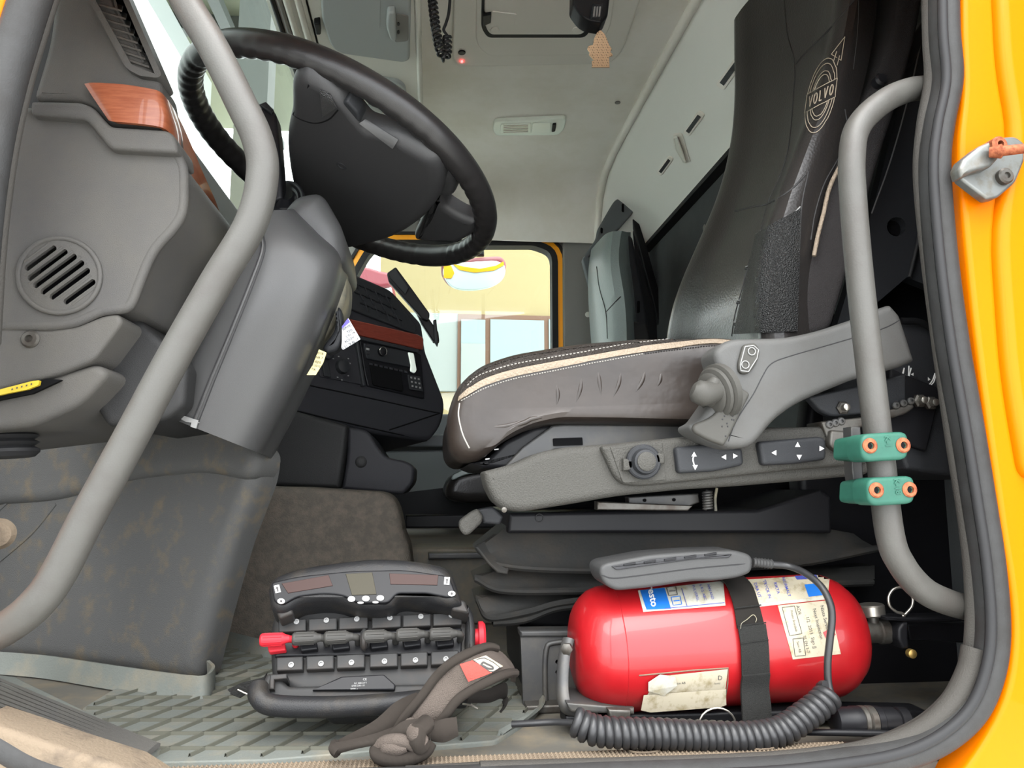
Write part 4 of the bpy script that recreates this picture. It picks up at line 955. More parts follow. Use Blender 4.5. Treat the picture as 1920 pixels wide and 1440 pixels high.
# ---------------------------------------------------------------- driver's seat
ds = thing('driver_seat', V((.4, .42, .12)), 'worn dark brown leather driver seat with embroidered emblem and fabric flank', 'seat')
zl = [.44, .50, .56, .62, .68, .74, .80, .86, .92, .98, 1.04, 1.10, 1.18, 1.26, 1.34]
xl = [.500, .492, .488, .490, .503, .524, .550, .574, .596, .614, .628, .638, .645, .647, .65]
yl = [(0, .190), (.02, .172), (.06, .168), (.10, .185), (.15, .215), (.22, .26), (.30, .32), (.42, .42), (.54, .52), (.62, .57), (.70, .605), (.80, .635), (.90, .655), (1.0, .665)]
prf = [.055, .022, .0, -.004, .006, .018, .026, .030, .026, .016, .004, .0, .016, .055]
rows = []
for z, x in zip(zl, xl):
    b_ = max(0, min(1, (1.06 - z) / .25))
    narrow = 0 if z < .70 else min(1, (z - .70) / .2) * .012
    row = [V((x + p_ * (1 if (i in (0, 1, 12, 13) or p_ < 0) else (.35 + .65 * b_)) + (.012 * (1 - b_) if 1 < i < 12 else 0), y_ + narrow * (1 if i < 7 else -1.6), z)) for i, ((u_, y_), p_) in enumerate(zip(yl, prf))]
    rows.append(smooth_path(row, 3))
cols = [smooth_path(list(c_), 4) for c_ in zip(*rows)]
back = grid('backrest_front', [list(r_) for r_ in zip(*cols)], 'leather_black', ds, thick=.012)
# near flank in dark fabric, closed behind
fk = [(1492, 640), (1500, 560, 10), (1514, 480, 20), (1552, 350, 30), (1580, 270, 20), (1610, 215, 20), (1650, 130, 20), (1688, 0), (1700, -100), (1750, -100), (1722, 60), (1690, 180, 30), (1650, 300, 40), (1600, 480, 40), (1560, 620)]
flank = S('backrest_flank', fk, .178, .66, 'fabric_dark', ds, .012, f=20, seg=4)
lathe('recline_knob', P(1644, 156, .178), (0, -1, 0), [(0, .010), (.012, .010), (.016, .007)], 'black_plastic', ds)
# bolster leather seam with tan piping showing
tube('bolster_piping', [P(a, b_, .168) for a, b_ in ((1606, 210), (1598, 250), (1580, 300), (1556, 350), (1544, 400), (1534, 440), (1526, 480))], .0032, 'piping_tan', ds, n=5, seg=8)
line_on(back, [(1584, 205), (1590, 255), (1570, 300), (1545, 345), (1528, 400), (1520, 450)], .0012, 'thread_dark', ds, 'stitching')
# seams on the backrest
bsm = [([(1470, -10), (1476, 60), (1490, 118), (1488, 180), (1478, 280), (1458, 340), (1440, 380), (1424, 440), (1408, 480), (1392, 540), (1378, 590), (1372, 630)], .0011),
       ([(1610, -10), (1560, 50), (1510, 100), (1493, 120)], .0016),
       ([(1378, 396), (1410, 388), (1440, 382), (1480, 358), (1510, 328)], .0016),
       ([(1610, 0), (1608, 60), (1600, 130)], .0008),
       ([(1516, 322), (1504, 380), (1500, 440), (1497, 520), (1494, 600)], .0014)]
for q, w_ in bsm: line_on(back, q, w_, 'thread_dark', ds, off=0)
for q in ([(1418, 438), (1450, 426), (1480, 408), (1500, 388)], [(1398, 500), (1430, 492), (1458, 470), (1498, 430)], [(1382, 564), (1410, 556), (1450, 520), (1496, 480)], [(1376, 604), (1400, 604), (1440, 570), (1494, 528)]):
    line_on(back, q, .0012, 'grey_print', ds, 'stitching', off=.0002)
    line_on(back, [(a, b_ + 4) for a, b_ in q], .0022, 'thread_dark', ds, off=0)
patch_on(back, [(1420, 440), (1498, 392), (1492, 622), (1378, 626)], 'leather_mesh', ds, 'perforated_panel', 14, 22, off=.0022, thick=.0012)
# emblem: circle, bar with lettering, arrow
ec = V((1539, 178)); ang = -.32; ea = V((math.cos(1.15), -math.sin(1.15)))
def EM(u, v):  # emblem plane (u right, v up) -> picture
    return (1540 + u * 27 + v * 9.5, 180 - u * 15 - v * 70)
def ecirc(r_, a0, a1, n=22): return [EM(r_ * math.cos(a0 + (a1 - a0) * k / n), r_ * .98 * math.sin(a0 + (a1 - a0) * k / n)) for k in range(n + 1)]
emb = bpy.data.objects.new('e', None); bpy.data.objects.remove(emb)
EV = ([], [])
def strip(pts, w_):
    q = [hit(back, a, b_, .0018) for a, b_ in pts]
    vs_, fs_ = tubev(q, w_, 5); k = len(EV[0]); EV[0].extend(vs_); EV[1].extend(tuple(i + k for i in f_) for f_ in fs_)
for r_, a in ((1.0, .26), (.86, .30), (.66, .42), (.56, .50)):
    strip(ecirc(r_, a, math.pi - a), .0006); strip(ecirc(r_, -a, -math.pi + a), .0006)
for q in ([EM(-1.0, .25), EM(1.0, .25)], [EM(-1.0, -.25), EM(1.0, -.25)], [EM(-1.0, .25), EM(-1.0, -.25)], [EM(1.0, .25), EM(1.0, -.25)]): strip([tuple(V(q[0]).lerp(V(q[1]), k / 6)) for k in range(7)], .0006)
strip([EM(.62, .80), EM(.74, 1.02)], .0006); strip([EM(.86, .62), EM(.95, .86)], .0006)
strip([EM(.40, 1.02), EM(1.15, 1.32)], .0006); strip([EM(1.15, 1.32), EM(1.10, .70)], .0006); strip([EM(1.10, .70), EM(.40, 1.02)], .0006)
GL = {'V': [(-.11, .14), (0, -.14), (.11, .14)], 'L': [(-.07, .14), (-.07, -.14), (.09, -.14)], 'O': [(.11 * math.cos(a * .5236), .14 * math.sin(a * .5236)) for a in range(13)]}
for k, ch in enumerate('VOLVO'):
    u0 = -.68 + k * .34; g_ = GL[ch]
    for a, b_ in zip(g_, g_[1:]): strip([EM(u0 + a[0] + (b_[0] - a[0]) * t / 3, a[1] + (b_[1] - a[1]) * t / 3) for t in range(4)], .0009)
em = build('embroidered_emblem', EV[0], EV[1], 'embroidery', ds, smooth=False, label='tan embroidered round emblem with arrow and lettering')

# cushion
co = [(838, 800, 30), (842, 762, 30), (860, 716, 26), (900, 682, 20), (960, 660, 30), (1080, 640, 30), (1200, 630, 20), (1372, 628, 12), (1420, 640), (1440, 760, 20), (1390, 800, 10), (1300, 797), (1150, 793, 30), (1040, 792, 20), (985, 806, 20), (940, 830, 20), (905, 862, 14), (866, 868, 18), (842, 846, 20)]
cf = fil(co, 20, 6)
nrm_ = V((0, 1, 0)); base = [P(a, b_, .155) for a, b_ in cf]
def cring(ins, y_):
    q = shrink(base, nrm_, ins); return [v + V((0, y_ - .155, 0)) for v in q]
rg = [cring(.05, .150), cring(.035, .148), cring(.018, .150), cring(.008, .158), cring(.002, .172), cring(0, .195)]
rg = [[V(v) for v in r_] for r_ in rg]
def crown(r_, h):  # raise the top edge towards the middle of the seat
    out = []
    for v in r_:
        top = max(0, min(1, (v.z - .46) / .05)); out.append(V((v.x, v.y, v.z + h * top)))
    return out
extra = [(0, .23, .006), (.002, .28, .004), (.006, .34, -.004), (.008, .44, -.008), (.006, .54, -.004), (.002, .60, .004), (0, .64, .004), (.012, .67, 0), (.04, .69, 0)]
for ins, y_, h in extra: rg.append(crown(cring(ins, y_), h))
cush = grid('cushion', rg, 'leather', ds, closed_u=True)
strip_px = [(862, 744), (880, 728), (910, 710), (960, 694), (1030, 680), (1100, 668), (1180, 654), (1260, 644), (1330, 638), (1372, 640)]
lowp = [(860, 752), (882, 738), (912, 722), (962, 706), (1032, 692), (1102, 678), (1182, 664), (1262, 653), (1332, 645), (1374, 648)]
def band(nm, a_, b_, m, off=.002, nx=4, n=6):
    A_ = smooth_path([V((p_[0], p_[1], 0)) for p_ in a_], n); B_ = smooth_path([V((p_[0], p_[1], 0)) for p_ in b_], n)
    return grid(nm, [[hit(cush, p_.lerp(q_, i / nx).x, p_.lerp(q_, i / nx).y, off) for i in range(nx + 1)] for p_, q_ in zip(A_, B_)], m, ds, thick=.0015)
band('side_piping_band', strip_px, lowp, 'piping_tan')
topb = [(868, 712), (884, 695), (908, 682), (962, 664), (1032, 652), (1102, 642), (1182, 634), (1262, 630), (1332, 630), (1366, 632)]
band('perforated_top', topb, [(a, b_ - 1) for a, b_ in strip_px], 'leather_perf', off=.0008)
def stitches(base_, pts, m, w_=.0007, step=5.0, ln=.6):
    q = smooth_path([V((a, b_, 0)) for a, b_ in pts], 8); vs_, fs_ = [], []; L_ = 0
    for i in range(len(q) - 1):
        a, b_ = q[i], q[i + 1]; d = (b_ - a).length; t = 0
        while L_ + (d - t) >= step:
            t += step - L_; L_ = 0; s0 = a.lerp(b_, t / d); s1 = s0 + (b_ - a).normalized() * step * ln
            v_, f_ = tubev([hit(base_, s0.x, s0.y, .0008), hit(base_, s1.x, s1.y, .0008)], w_, 4); k = len(vs_); vs_ += v_; fs_ += [tuple(j + k for j in g) for g in f_]
        L_ += d - t
    return build('stitching', vs_, fs_, m, ds, smooth=False)
stitches(cush, [(861, 754), (884, 741), (914, 726), (964, 710), (1034, 696), (1104, 682), (1150, 674), (1204, 664)], 'thread_white')
stitches(cush, [(1204, 664), (1262, 656), (1332, 649), (1374, 652)], 'thread_dark')
stitches(cush, [(872, 728), (900, 704), (960, 684), (1030, 671), (1100, 659), (1180, 645), (1250, 637)], 'thread_white', step=7)
line_on(cush, [(862, 756), (860, 780), (868, 815), (880, 840)], .001, 'thread_white', ds)
# wrinkles: soft raised folds in the leather
for q in ([(1120, 686), (1124, 715), (1130, 765)], [(1090, 694), (1088, 730), (1072, 775)], [(1165, 684), (1160, 720), (1140, 764)], [(1212, 682), (1204, 715), (1180, 752)], [(1040, 706), (1046, 740), (1040, 776)], [(905, 800), (950, 798), (1000, 780)], [(930, 812), (985, 790), (1050, 776)], [(1240, 690), (1238, 712), (1228, 735)]):
    n_ = len(q); qq = smooth_path([V((a, b_, 0)) for a, b_ in q], 6); k = len(qq)
    tube('fold', [hit(cush, p_.x, p_.y, -.0028) for p_ in qq], [.0034 * math.sin(math.pi * (i + .3) / (k - .4)) + .0006 for i in range(k)], 'leather', ds, seg=8)
# dark underside trims, steel pan
S('pan_cover', [(880, 868, 6), (912, 862), (946, 828, 6), (1000, 800, 6), (1040, 793), (1330, 795), (1330, 832), (1080, 830), (1010, 848, 10), (960, 880), (905, 878)], .20, .62, 'black_plastic', ds, .006, f=3)
pn = S('seat_pan', [(946, 874, 4), (980, 838, 5), (1036, 797, 4), (1060, 795), (1290, 796), (1290, 808), (1330, 830), (1200, 838), (1040, 844), (966, 888)], .19, .24, 'dark_metal', ds, .003, f=3)
S('pan_window', [(1037, 822, 2), (1092, 820, 2), (1093, 834), (1038, 836)], .187, .191, 'black_hole', ds, 0)
for q in ((931, 843), (914, 861), (1063, 791)): S('pan_hook', [(q[0] - 4, q[1] - 1), (q[0] + 4, q[1] - 2), (q[0] + 4, q[1]), (q[0] - 4, q[1] + 1)], .186, .19, 'white_print', ds, 0)
# grey side control panel
sp_out = [(906, 884, 6), (930, 878, 10), (968, 868, 16), (1008, 848, 20), (1060, 838, 20), (1140, 832, 16), (1290, 818, 10), (1440, 800, 10), (1540, 800), (1600, 796), (1640, 860, 10), (1634, 890, 14), (1500, 902, 30), (1380, 912, 20), (1280, 918, 30), (1160, 930, 30), (1080, 944, 30), (980, 960, 10), (946, 957, 8), (926, 940, 8), (912, 912, 8)]
pnl = S('side_panel', sp_out, .115, .19, 'seat_plastic', ds, .010, f=8, seg=4)
S('side_panel_raise', [(1126, 836, 10), (1200, 828, 10), (1300, 818, 10), (1440, 802, 10), (1600, 798), (1632, 870, 10), (1480, 882, 20), (1300, 902, 20), (1200, 912, 16), (1166, 908, 12), (1150, 890, 14), (1132, 850, 10)], .103, .116, 'seat_plastic', ds, .007, f=8, seg=4)
rp = bpy.data.objects['side_panel_raise']
S('knob_plate', [(1144, 838, 3), (1242, 830, 3), (1249, 900, 3), (1168, 906, 6)], .1015, .105, 'seat_plastic', ds, .001)
kc = P(1205, 866, .10)
kk = lathe('lumbar_knob', kc, (0, -1, 0), [(0, .0225), (.006, .0225), (.008, .0205), (.008, .017), (.014, .016), (.017, .015), (.018, .012), (.0165, .0115)], 'charcoal_plastic', ds)
lathe('knob_cap', kc, (0, -1, 0), [(.012, .0125), (.020, .012), (.0215, .009)], 'seat_plastic', kk)
for s_ in (-1, 1):
    a = V((s_ * .0205, -.008, s_ * .004)); slab('knob_wing', [kc + a + V(d_) for d_ in ((-.007, 0, -.008), (.007, 0, -.006), (.007, 0, .007), (-.007, 0, .008))], V((0, .01, 0)), 'seat_plastic', kk, .003)
def swt(px, nm='seat_switch'):
    S(nm + '_recess', [(a, b_, 8) for a, b_ in px[:4]], .100, .105, 'black_plastic', ds, .002, f=5) if 0 else None
    return S(nm, [(a, b_, 8) for a, b_ in px], .092, .106, 'charcoal_plastic', ds, .005, f=6, seg=4)
w1 = swt([(1266, 838), (1330, 833), (1393, 840), (1396, 872), (1340, 884), (1272, 888)])
w2 = swt([(1422, 828), (1540, 818), (1550, 824), (1550, 862), (1490, 870), (1430, 873)])
def tri(cx_, cy_, d_, s_=5):
    a = {'l': [(-1, 0), (.8, -1), (.8, 1)], 'r': [(1, 0), (-.8, -1), (-.8, 1)], 'u': [(0, -1), (1, .8), (-1, .8)], 'd': [(0, 1), (1, -.8), (-1, -.8)]}[d_]
    return [(cx_ + x_ * s_, cy_ + y_ * s_) for x_, y_ in a]
for bb, cx_, cy_, d_ in ((w1, 1357, 857, 'l'), (w1, 1378, 855, 'r'), (w2, 1451, 849, 'l'), (w2, 1495, 834, 'u'), (w2, 1498, 857, 'd'), (w2, 1540, 841, 'r'), (w1, 1301, 852, 'u'), (w1, 1303, 876, 'd')): poly_on(bb, tri(cx_, cy_, d_), 'white_print', bb, 'arrow_mark')
line_on(w1, [(1301, 854), (1299, 862), (1302, 874)], .0009, 'white_print', w1, 'arrow_mark', off=.0003)
lathe('hinge_bolt', P(945, 956, .11), (0, -1, 0), [(0, .0035), (.003, .0035), (.004, .002)], 'bracket_metal', ds, seg=12)
# silver pin and mechanism under the panel
S('mechanism_plate', [(1178, 932), (1310, 925), (1312, 942), (1290, 950), (1180, 954)], .22, .24, 'dark_metal', ds, .002)
S('mechanism_plate', [(1120, 940), (1300, 948), (1290, 958), (1120, 956)], .2, .22, 'bracket_metal', ds, .002)
for q in ((1209, 938), (1264, 937)): S('plate_hole', circ(q[0], q[1], 3.4, 3.2, 10), .2185, .2205, 'black_hole', ds, 0)
coil('height_spring', [P(1326, 920, .2), P(1327, 955, .2)], .006, .0018, 7, 'dark_metal', ds)
tube('air_line', [P(1344, 915, .2), P(1341, 935, .2), P(1342, 958, .2)], .0022, 'worn_cream', ds, seg=8, n=4)
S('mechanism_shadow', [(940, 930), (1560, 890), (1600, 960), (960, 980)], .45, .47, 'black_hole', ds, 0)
# suspension cover (bellows): stacked folds
bl_ = thing('suspension_bellows', P(1200, 1180, .3), 'black rubber bellows folded beneath the driver seat panel', 'bellows')
S('top_ring', [(954, 962, 5), (1170, 957), (1420, 955), (1540, 918), (1560, 930), (1560, 1000), (952, 1000, 4)], .28, .62, 'black_plastic', bl_, .006, f=3)
tr = bpy.data.objects['top_ring']
tube('ring_stud', [hit(tr, 1011, 971, .001) + V((math.cos(a / 12 * 6.283) * .006, 0, math.sin(a / 12 * 6.283) * .006)) for a in range(12)], .0008, 'rubber_black', bl_, seg=5, closed=True)
def fold_(nm, top, bot, y_in, y_out, **k):
    """one skirt of the bellows: from the line top (deeper) out to the lip bot and back underneath"""
    A_ = smooth_path([P(a, b_, y_in) for a, b_ in top], 8); B_ = smooth_path([P(a, b_, y_out) for a, b_ in bot], 8)
    n_ = min(len(A_), len(B_))
    rows = []
    for a, b_ in zip(A_, B_):
        rows.append([a + V((0, .12, .0)), a, a.lerp(b_, .35) + V((0, 0, -.003)), a.lerp(b_, .75) + V((0, 0, -.003)), b_ + V((0, .004, .003)), b_, b_ + V((0, .001, -.004)), b_ + V((0, .006, -.008)), b_ + V((0, .05, -.006)), b_ + V((0, .12, -.004))])
    return grid(nm, rows, 'bellows', bl_, closed_u=True, **k)
fold_('fold', [(954, 982), (1060, 988), (1180, 990), (1400, 988), (1500, 984), (1600, 1000)], [(894, 1026), (940, 1056), (1080, 1066), (1300, 1064), (1500, 1054), (1648, 1026)], .31, .27)
fold_('fold', [(950, 1058), (1060, 1066), (1180, 1070), (1400, 1075), (1500, 1070), (1640, 1060)], [(890, 1082), (940, 1104), (1060, 1106), (1200, 1100), (1400, 1098), (1640, 1090)], .32, .285)
fold_('fold', [(940, 1108), (1040, 1110), (1100, 1110), (1200, 1110), (1400, 1110), (1600, 1108)], [(892, 1120), (916, 1156), (990, 1146), (1060, 1128), (1200, 1118), (1600, 1118)], .33, .29)
fold_('fold', [(960, 1150), (1020, 1140), (1080, 1130), (1200, 1120), (1600, 1120)], [(925, 1166), (986, 1160), (1060, 1136), (1200, 1134), (1600, 1134)], .34, .295)
S('bellows_core', [(975, 990), (1560, 985), (1560, 1180), (985, 1180)], .37, .6, 'black_plastic', bl_, .01)
slab('fold_tip', [P(890, 1026, .265), P(925, 1002, .30), P(955, 998, .31), P(960, 1040, .28), P(952, 1078, .27), P(932, 1074, .265), P(915, 1058, .265)], V((0, .02, 0)), 'bellows', bl_, .003)
# release lever with paddle
rl_ = thing('release_lever', P(900, 980, .25), 'grey paddle lever sticking out left of the seat base', 'lever')
S('paddle', [(860, 978, 8), (884, 960, 4), (897, 954, 4), (906, 968, 4), (904, 980, 6), (880, 1003, 6), (870, 1004, 6), (862, 994, 6)], .20, .225, 'seat_plastic', rl_, .005, f=4)
S('lever_arm', [(894, 956, 3), (925, 950, 4), (944, 968, 4), (938, 984, 4), (906, 982, 4), (902, 968)], .225, .25, 'charcoal_plastic', rl_, .004, f=3)

# ---------------------------------------------------------------- armrest with joystick
ar = thing('armrest', P(1500, 700, .06), 'light grey moulded armrest with joystick, beside the driver seat', 'armrest')
ao = [(1338, 660, 12), (1352, 644, 10), (1376, 634, 12), (1480, 632, 30), (1540, 618, 20), (1600, 598, 10), (1654, 576, 6), (1672, 570, 5), (1690, 590, 6), (1700, 620, 10), (1718, 676, 5), (1690, 688, 6), (1600, 712, 10), (1522, 744, 20), (1490, 760, 20), (1452, 788, 20), (1424, 824, 14), (1408, 838, 14), (1380, 842, 12), (1356, 838, 12), (1330, 828, 14), (1296, 808, 14), (1294, 796, 10), (1310, 790, 10), (1345, 740), (1350, 700, 10)]
arm = S('arm_body', ao, .055, .105, 'arm_grey', ar, .009, f=8, seg=4)
line_on(arm, [(1362, 838), (1380, 790), (1412, 740), (1430, 705), (1446, 682), (1480, 668), (1560, 645), (1650, 618), (1688, 600)], .0007, 'rubber_black', ar, 'panel_seam', off=0)
gr_ = S('grip_pad', [(1300, 796, 8), (1340, 780, 20), (1366, 740, 20), (1376, 716, 8), (1408, 738, 6), (1388, 778), (1370, 816), (1358, 836, 4), (1330, 826, 12), (1300, 810, 8)], .050, .056, 'joystick', ar, .004, f=6)
for k in range(26):
    a, b_ = 1352 + random.random() * 40, 762 + random.random() * 60
    if a < 1398 - (b_ - 755) * .45: 
        q = hit(gr_, a, b_, 0); lathe('dimple', q, (0, -1, 0), [(0, .0012), (.0005, .0009)], 'rubber_black', gr_, seg=6)
ri_ = S('roller_switch_plate', [(1394, 646, 6), (1416, 642, 6), (1427, 656, 10), (1420, 682, 12), (1404, 702, 10), (1386, 700, 10), (1384, 682, 8)], .050, .056, 'joystick', ar, .003, f=6)
line_on(ri_, [(1397, 650), (1413, 648), (1422, 656), (1419, 672), (1403, 697), (1389, 695), (1388, 684), (1397, 650)], .0007, 'grey_print', ar, 'plate_outline', n=1)
for q in ((1409, 659), (1397, 684)):
    q3 = hit(ri_, *q, 0); tube('round_key', [q3 + V((math.cos(a / 14 * 6.283) * .0048, -.001, math.sin(a / 14 * 6.283) * .0048)) for a in range(14)], .0007, 'grey_print', ri_, seg=6, closed=True)
jc = P(1345, 745, .05)
jn = V((-.75, -.45, .25)).normalized()
jb = lathe('joystick_boot', P(1350, 734, .062), P(1298, 748, .048) - P(1350, 734, .062), [(-.004, .036), (.004, .036), (.006, .031), (.008, .033), (.011, .031), (.013, .025), (.015, .027), (.018, .024), (.020, .016), (.028, .012)], 'joystick', ar)
tube('joystick_knob', [P(1350, 732, .045), P(1334, 736, .04), P(1318, 738, .038), P(1306, 733, .036), P(1299, 730, .036)], [.011, .014, .016, .0145, .009], 'joystick', ar, seg=16)
tube('joystick_knob_tip', [P(1342, 712, .042), P(1336, 722, .042), P(1332, 736, .042)], [.007, .010, .012], 'joystick', ar, seg=14)
# armrest hinge plates and seat adjuster behind the handle
hg = thing('mounting_bracket', P(1600, 800, .09), 'black and bare metal mounting bracket with bolts behind the right grab handle', 'bracket')
S('hinge_plate', [(1516, 744, 6), (1640, 716), (1700, 700), (1700, 770), (1640, 774), (1560, 782, 10), (1538, 770, 10)], .106, .12, 'charcoal_plastic', hg, .004, f=5)
for q in ((1578, 765), (1722, 752), (1743, 756)):
    n_ = lathe('nut', P(q[0], q[1], .108), (0, -1, 0), [(0, .0095), (.005, .0095), (.007, .007)], 'bracket_metal', hg, seg=6)
    lathe('bolt_end', P(q[0], q[1], .108), (0, -1, 0), [(0, .0048), (.014, .0048), (.015, .003)], 'steel', n_, seg=12)
S('bare_bracket', [(1540, 790, 5), (1620, 782), (1712, 756), (1716, 764), (1700, 776), (1620, 800), (1600, 806), (1590, 824), (1560, 842, 8), (1548, 812, 5)], .098, .14, 'bracket_metal', hg, .003, f=4)
S('bracket_fork', [(1558, 806, 6), (1590, 808, 6), (1602, 852, 6), (1576, 850, 6), (1556, 836, 8)], .09, .12, 'bracket_metal', hg, .004, f=4)
for k in range(3): screw(P(1555 + k * 11, 796 - k * 3, .098), (0, -1, 0), .0055, 'dark_metal', hg)
for k in range(3): screw(P(1680 + k * 14, 760 - k * 4, .098), (0, -1, 0), .005, 'dark_metal', hg)
bx_ = thing('recliner_cover', P(1720, 800, .13), 'black plastic recliner cover with white seat symbols beside the door seal', 'cover')
cvr = S('cover_plate', [(1650, 640, 5), (1692, 600, 30), (1760, 606, 20), (1800, 640), (1830, 900), (1700, 880, 4), (1664, 770)], .125, .3, 'charcoal_plastic', bx_, .006, f=8)
S('cover_box', [(1670, 690, 3), (1760, 726, 4), (1764, 740), (1738, 846, 3), (1660, 820)], .115, .13, 'black_plastic', bx_, .003, f=2)
tube('dark_belt', [P(1690, 602, .118), P(1730, 606, .118), (P(1775, 640, .118))], .005, 'black_hole', bx_, seg=8, n=5, sx=1, sy=.6)
def sym(pts, par=bx_): line_on(cvr, pts, .0009, 'white_print', par, 'seat_symbol', off=.0004, n=1)
sym([(1753, 700), (1749, 712), (1742, 722), (1730, 717), (1727, 721), (1742, 726), (1751, 716), (1755, 701), (1753, 700)])
sym([(1704, 686), (1703, 706), (1693, 702), (1695, 690)]); sym([(1695, 690), (1691, 704), (1703, 710), (1708, 690)])
for q in ([(1739, 707), (1744, 712), (1739, 714)], [(1707, 702), (1712, 699), (1712, 705)]): poly_on(cvr, q, 'white_print', bx_, 'seat_symbol')
# rear corner: black pillar trim panel with hole, belt edge, behind the seat
rp_ = thing('pillar_panel', P(1690, 500, .2), 'black pillar trim panel with round hole behind the driver backrest', 'panel')
holed('panel', [P(a, b_, .26) for a, b_ in [(1560, 640), (1640, 380), (1700, 130), (1735, 20), (1740, -60), (1800, -60), (1800, 560), (1700, 520)]], [[P(*q, .26) for q in circ(1681, 425, 18, 18, 20)]], V((0, .02, 0)), 'charcoal_plastic', rp_)
lathe('panel_hole', P(1681, 425, .275), (0, 1, 0), [(0, .0155), (.02, .0155), (.021, .0)], 'black_hole', rp_)
line_on(bpy.data.objects['panel'], [(1735, 40), (1706, 170), (1670, 300), (1634, 400)], .0012, 'grey_print', rp_, 'panel_edge')
S('belt_guide', [(1710, 70, 3), (1736, 30, 3), (1738, 60), (1722, 100), (1712, 120), (1700, 118)], .24, .26, 'charcoal_plastic', rp_, .003)
tube('corner_gusset', [P(1705, 520, .25), P(1722, 450, .25), P(1730, 400, .25)], .003, 'dash_plastic_dark', rp_, seg=8)
S('pillar_lower', [(1540, 600), (1700, 520), (1830, 560), (1840, 1000), (1860, 1380), (1540, 1420), (1500, 900)], .36, .40, 'black_plastic', rp_, .01)
# ---------------------------------------------------------------- seat base box
sb_ = thing('seat_base', P(1400, 1340, .3), 'dark grey steel seat base box behind the fire extinguisher', 'seat base')
so_ = [P(976, 1186, .275), P(1560, 1180, .275), P(1560, 1345, .275), P(982, 1345, .275)]
hls = [[P(*q, .275) for q in circ(1045, 1241, 4, 4, 12)], [P(*q, .275) for q in circ(1045, 1260, 4, 4, 12)], [P(*q, .275) for q in circ(1041, 1324, 5, 5.5, 12)]]
holed('front_plate', so_, hls, V((0, .012, 0)), 'dark_metal', sb_)
S('plate_bend', [(974, 1182, 3), (1560, 1176), (1560, 1190), (976, 1196, 3)], .27, .30, 'dark_metal', sb_, .004)
S('base_box', [(985, 1190), (1560, 1182), (1560, 1345), (990, 1345)], .295, .6, 'black_plastic', sb_, .004)
S('pressed_panel', [(1020, 1216, 14), (1034, 1204, 10), (1100, 1200), (1100, 1330), (1028, 1340, 10), (1016, 1300, 10)], .194, .201, 'dark_metal', sb_, .003, f=8) if 0 else None
tube('pressed_bead', [P(a, b_, .274) for a, b_ in ((1100, 1203), (1040, 1205), (1024, 1220), (1022, 1290), (1026, 1338))], .004, 'dark_metal', sb_, n=5, seg=8)
box('base_foot', P(985, 1345, .26).x, .42, .25, .60, .0, .012, 'bracket_metal', sb_, .003)

# ---------------------------------------------------------------- sill with textured tread, floor mats
sl = thing('door_sill', P(1000, 1410, .02), 'dusty tan textured step sill along the bottom of the doorway', 'sill')
zs = .012
def Z0(px, py, z): return PZ(px, py, z)
slab('sill_plate', [P(-200, 1330, .06)] if 0 else [V((-.62, -.02, zs)), V((.52, -.02, zs)), V((.54, .05, zs)), V((-.62, .05, zs))], V((0, 0, -.06)), 'sill_metal', sl, .004)
tp = slab('tread_strip', [V((-.42, -.018, zs + .004)), V((.50, -.018, zs + .004)), V((.49, .052, zs + .004)), V((-.36, .046, zs + .004))], V((0, 0, -.006)), 'sill_dirty', sl, .002)
pv, pf = [], []
for i in range(180):
    for j in range(11):
        x_ = -.405 + i * .005; y_ = -.014 + j * .0058; z_ = zs + .004; w_ = .0018
        k = len(pv); pv += [V((x_ - w_, y_ - w_, z_)), V((x_ + w_, y_ - w_, z_)), V((x_ + w_, y_ + w_, z_)), V((x_ - w_, y_ + w_, z_)), V((x_, y_, z_ + .0022))]
        pf += [(k, k + 1, k + 4), (k + 1, k + 2, k + 4), (k + 2, k + 3, k + 4), (k + 3, k, k + 4)]
build('tread_pimples', pv, pf, 'sill_dirty', sl, smooth=False, kind='stuff')
for q in ((1208, 1406), (1425, 1400), (1660, 1386)):
    c_ = PZ(q[0], q[1], zs + .006); tube('oval_boss', [c_ + V((.018 * math.cos(a / 20 * 6.283), .009 * math.sin(a / 20 * 6.283), 0)) for a in range(20)], .0012, 'sill_dirty', sl, seg=6, closed=True)
# dusty light corner of the sill, lower left
slab('sill_corner', [P(-40, 1350, -.02), P(40, 1376, -.02), P(120, 1404, -.02), P(240, 1442, -.02), P(300, 1480, -.02), P(-60, 1480, -.02)], V((0, .05, 0)), 'sill_dirty', sl, .006)
# ribbed step edge, lower left
rs = thing('ribbed_step', P(120, 1330, .06), 'grey brown ribbed rubber step edge in the lower left corner', 'step')
slab('step_body', [PZ(-30, 1262, .035), PZ(30, 1268, .035), PZ(302, 1400, .014), PZ(244, 1446, .016), PZ(120, 1408, .024), PZ(-60, 1350, .035)], V((0, 0, -.05)), 'floor_mat', rs, .004)
for k in range(12):
    t = k / 11; a = PZ(-30, 1264 + t * 90, .037); b_ = PZ(296 - t * 52, 1398 + t * 44, .018)
    tube('rib', [a, a.lerp(b_, .5), b_], .0036, 'dash_plastic', rs, seg=6)
# rubber mat with square cells
fm = thing('floor_mat', PZ(600, 1300, 0), 'grey green rubber floor mat with square cells, under the crane remote', 'mat')
mz = .006
mo2 = [(-60, 1300), (0, 1262), (200, 1300), (380, 1196, 10), (500, 1226), (900, 1222, 20), (960, 1240, 20), (1012, 1300, 10), (1016, 1326, 8), (940, 1388, 10), (500, 1424), (200, 1436), (120, 1400), (-60, 1330)]
slab('mat_base', [PZ(a, b_, mz) for a, b_ in fil([(370, 1198, 10), (500, 1226), (900, 1222, 20), (960, 1250, 20), (1004, 1318, 10), (1006, 1338, 8), (930, 1388, 10), (500, 1424), (250, 1430), (150, 1330, 10), (200, 1300)], 8)], V((0, 0, -.006)), 'floor_mat', fm, .002)
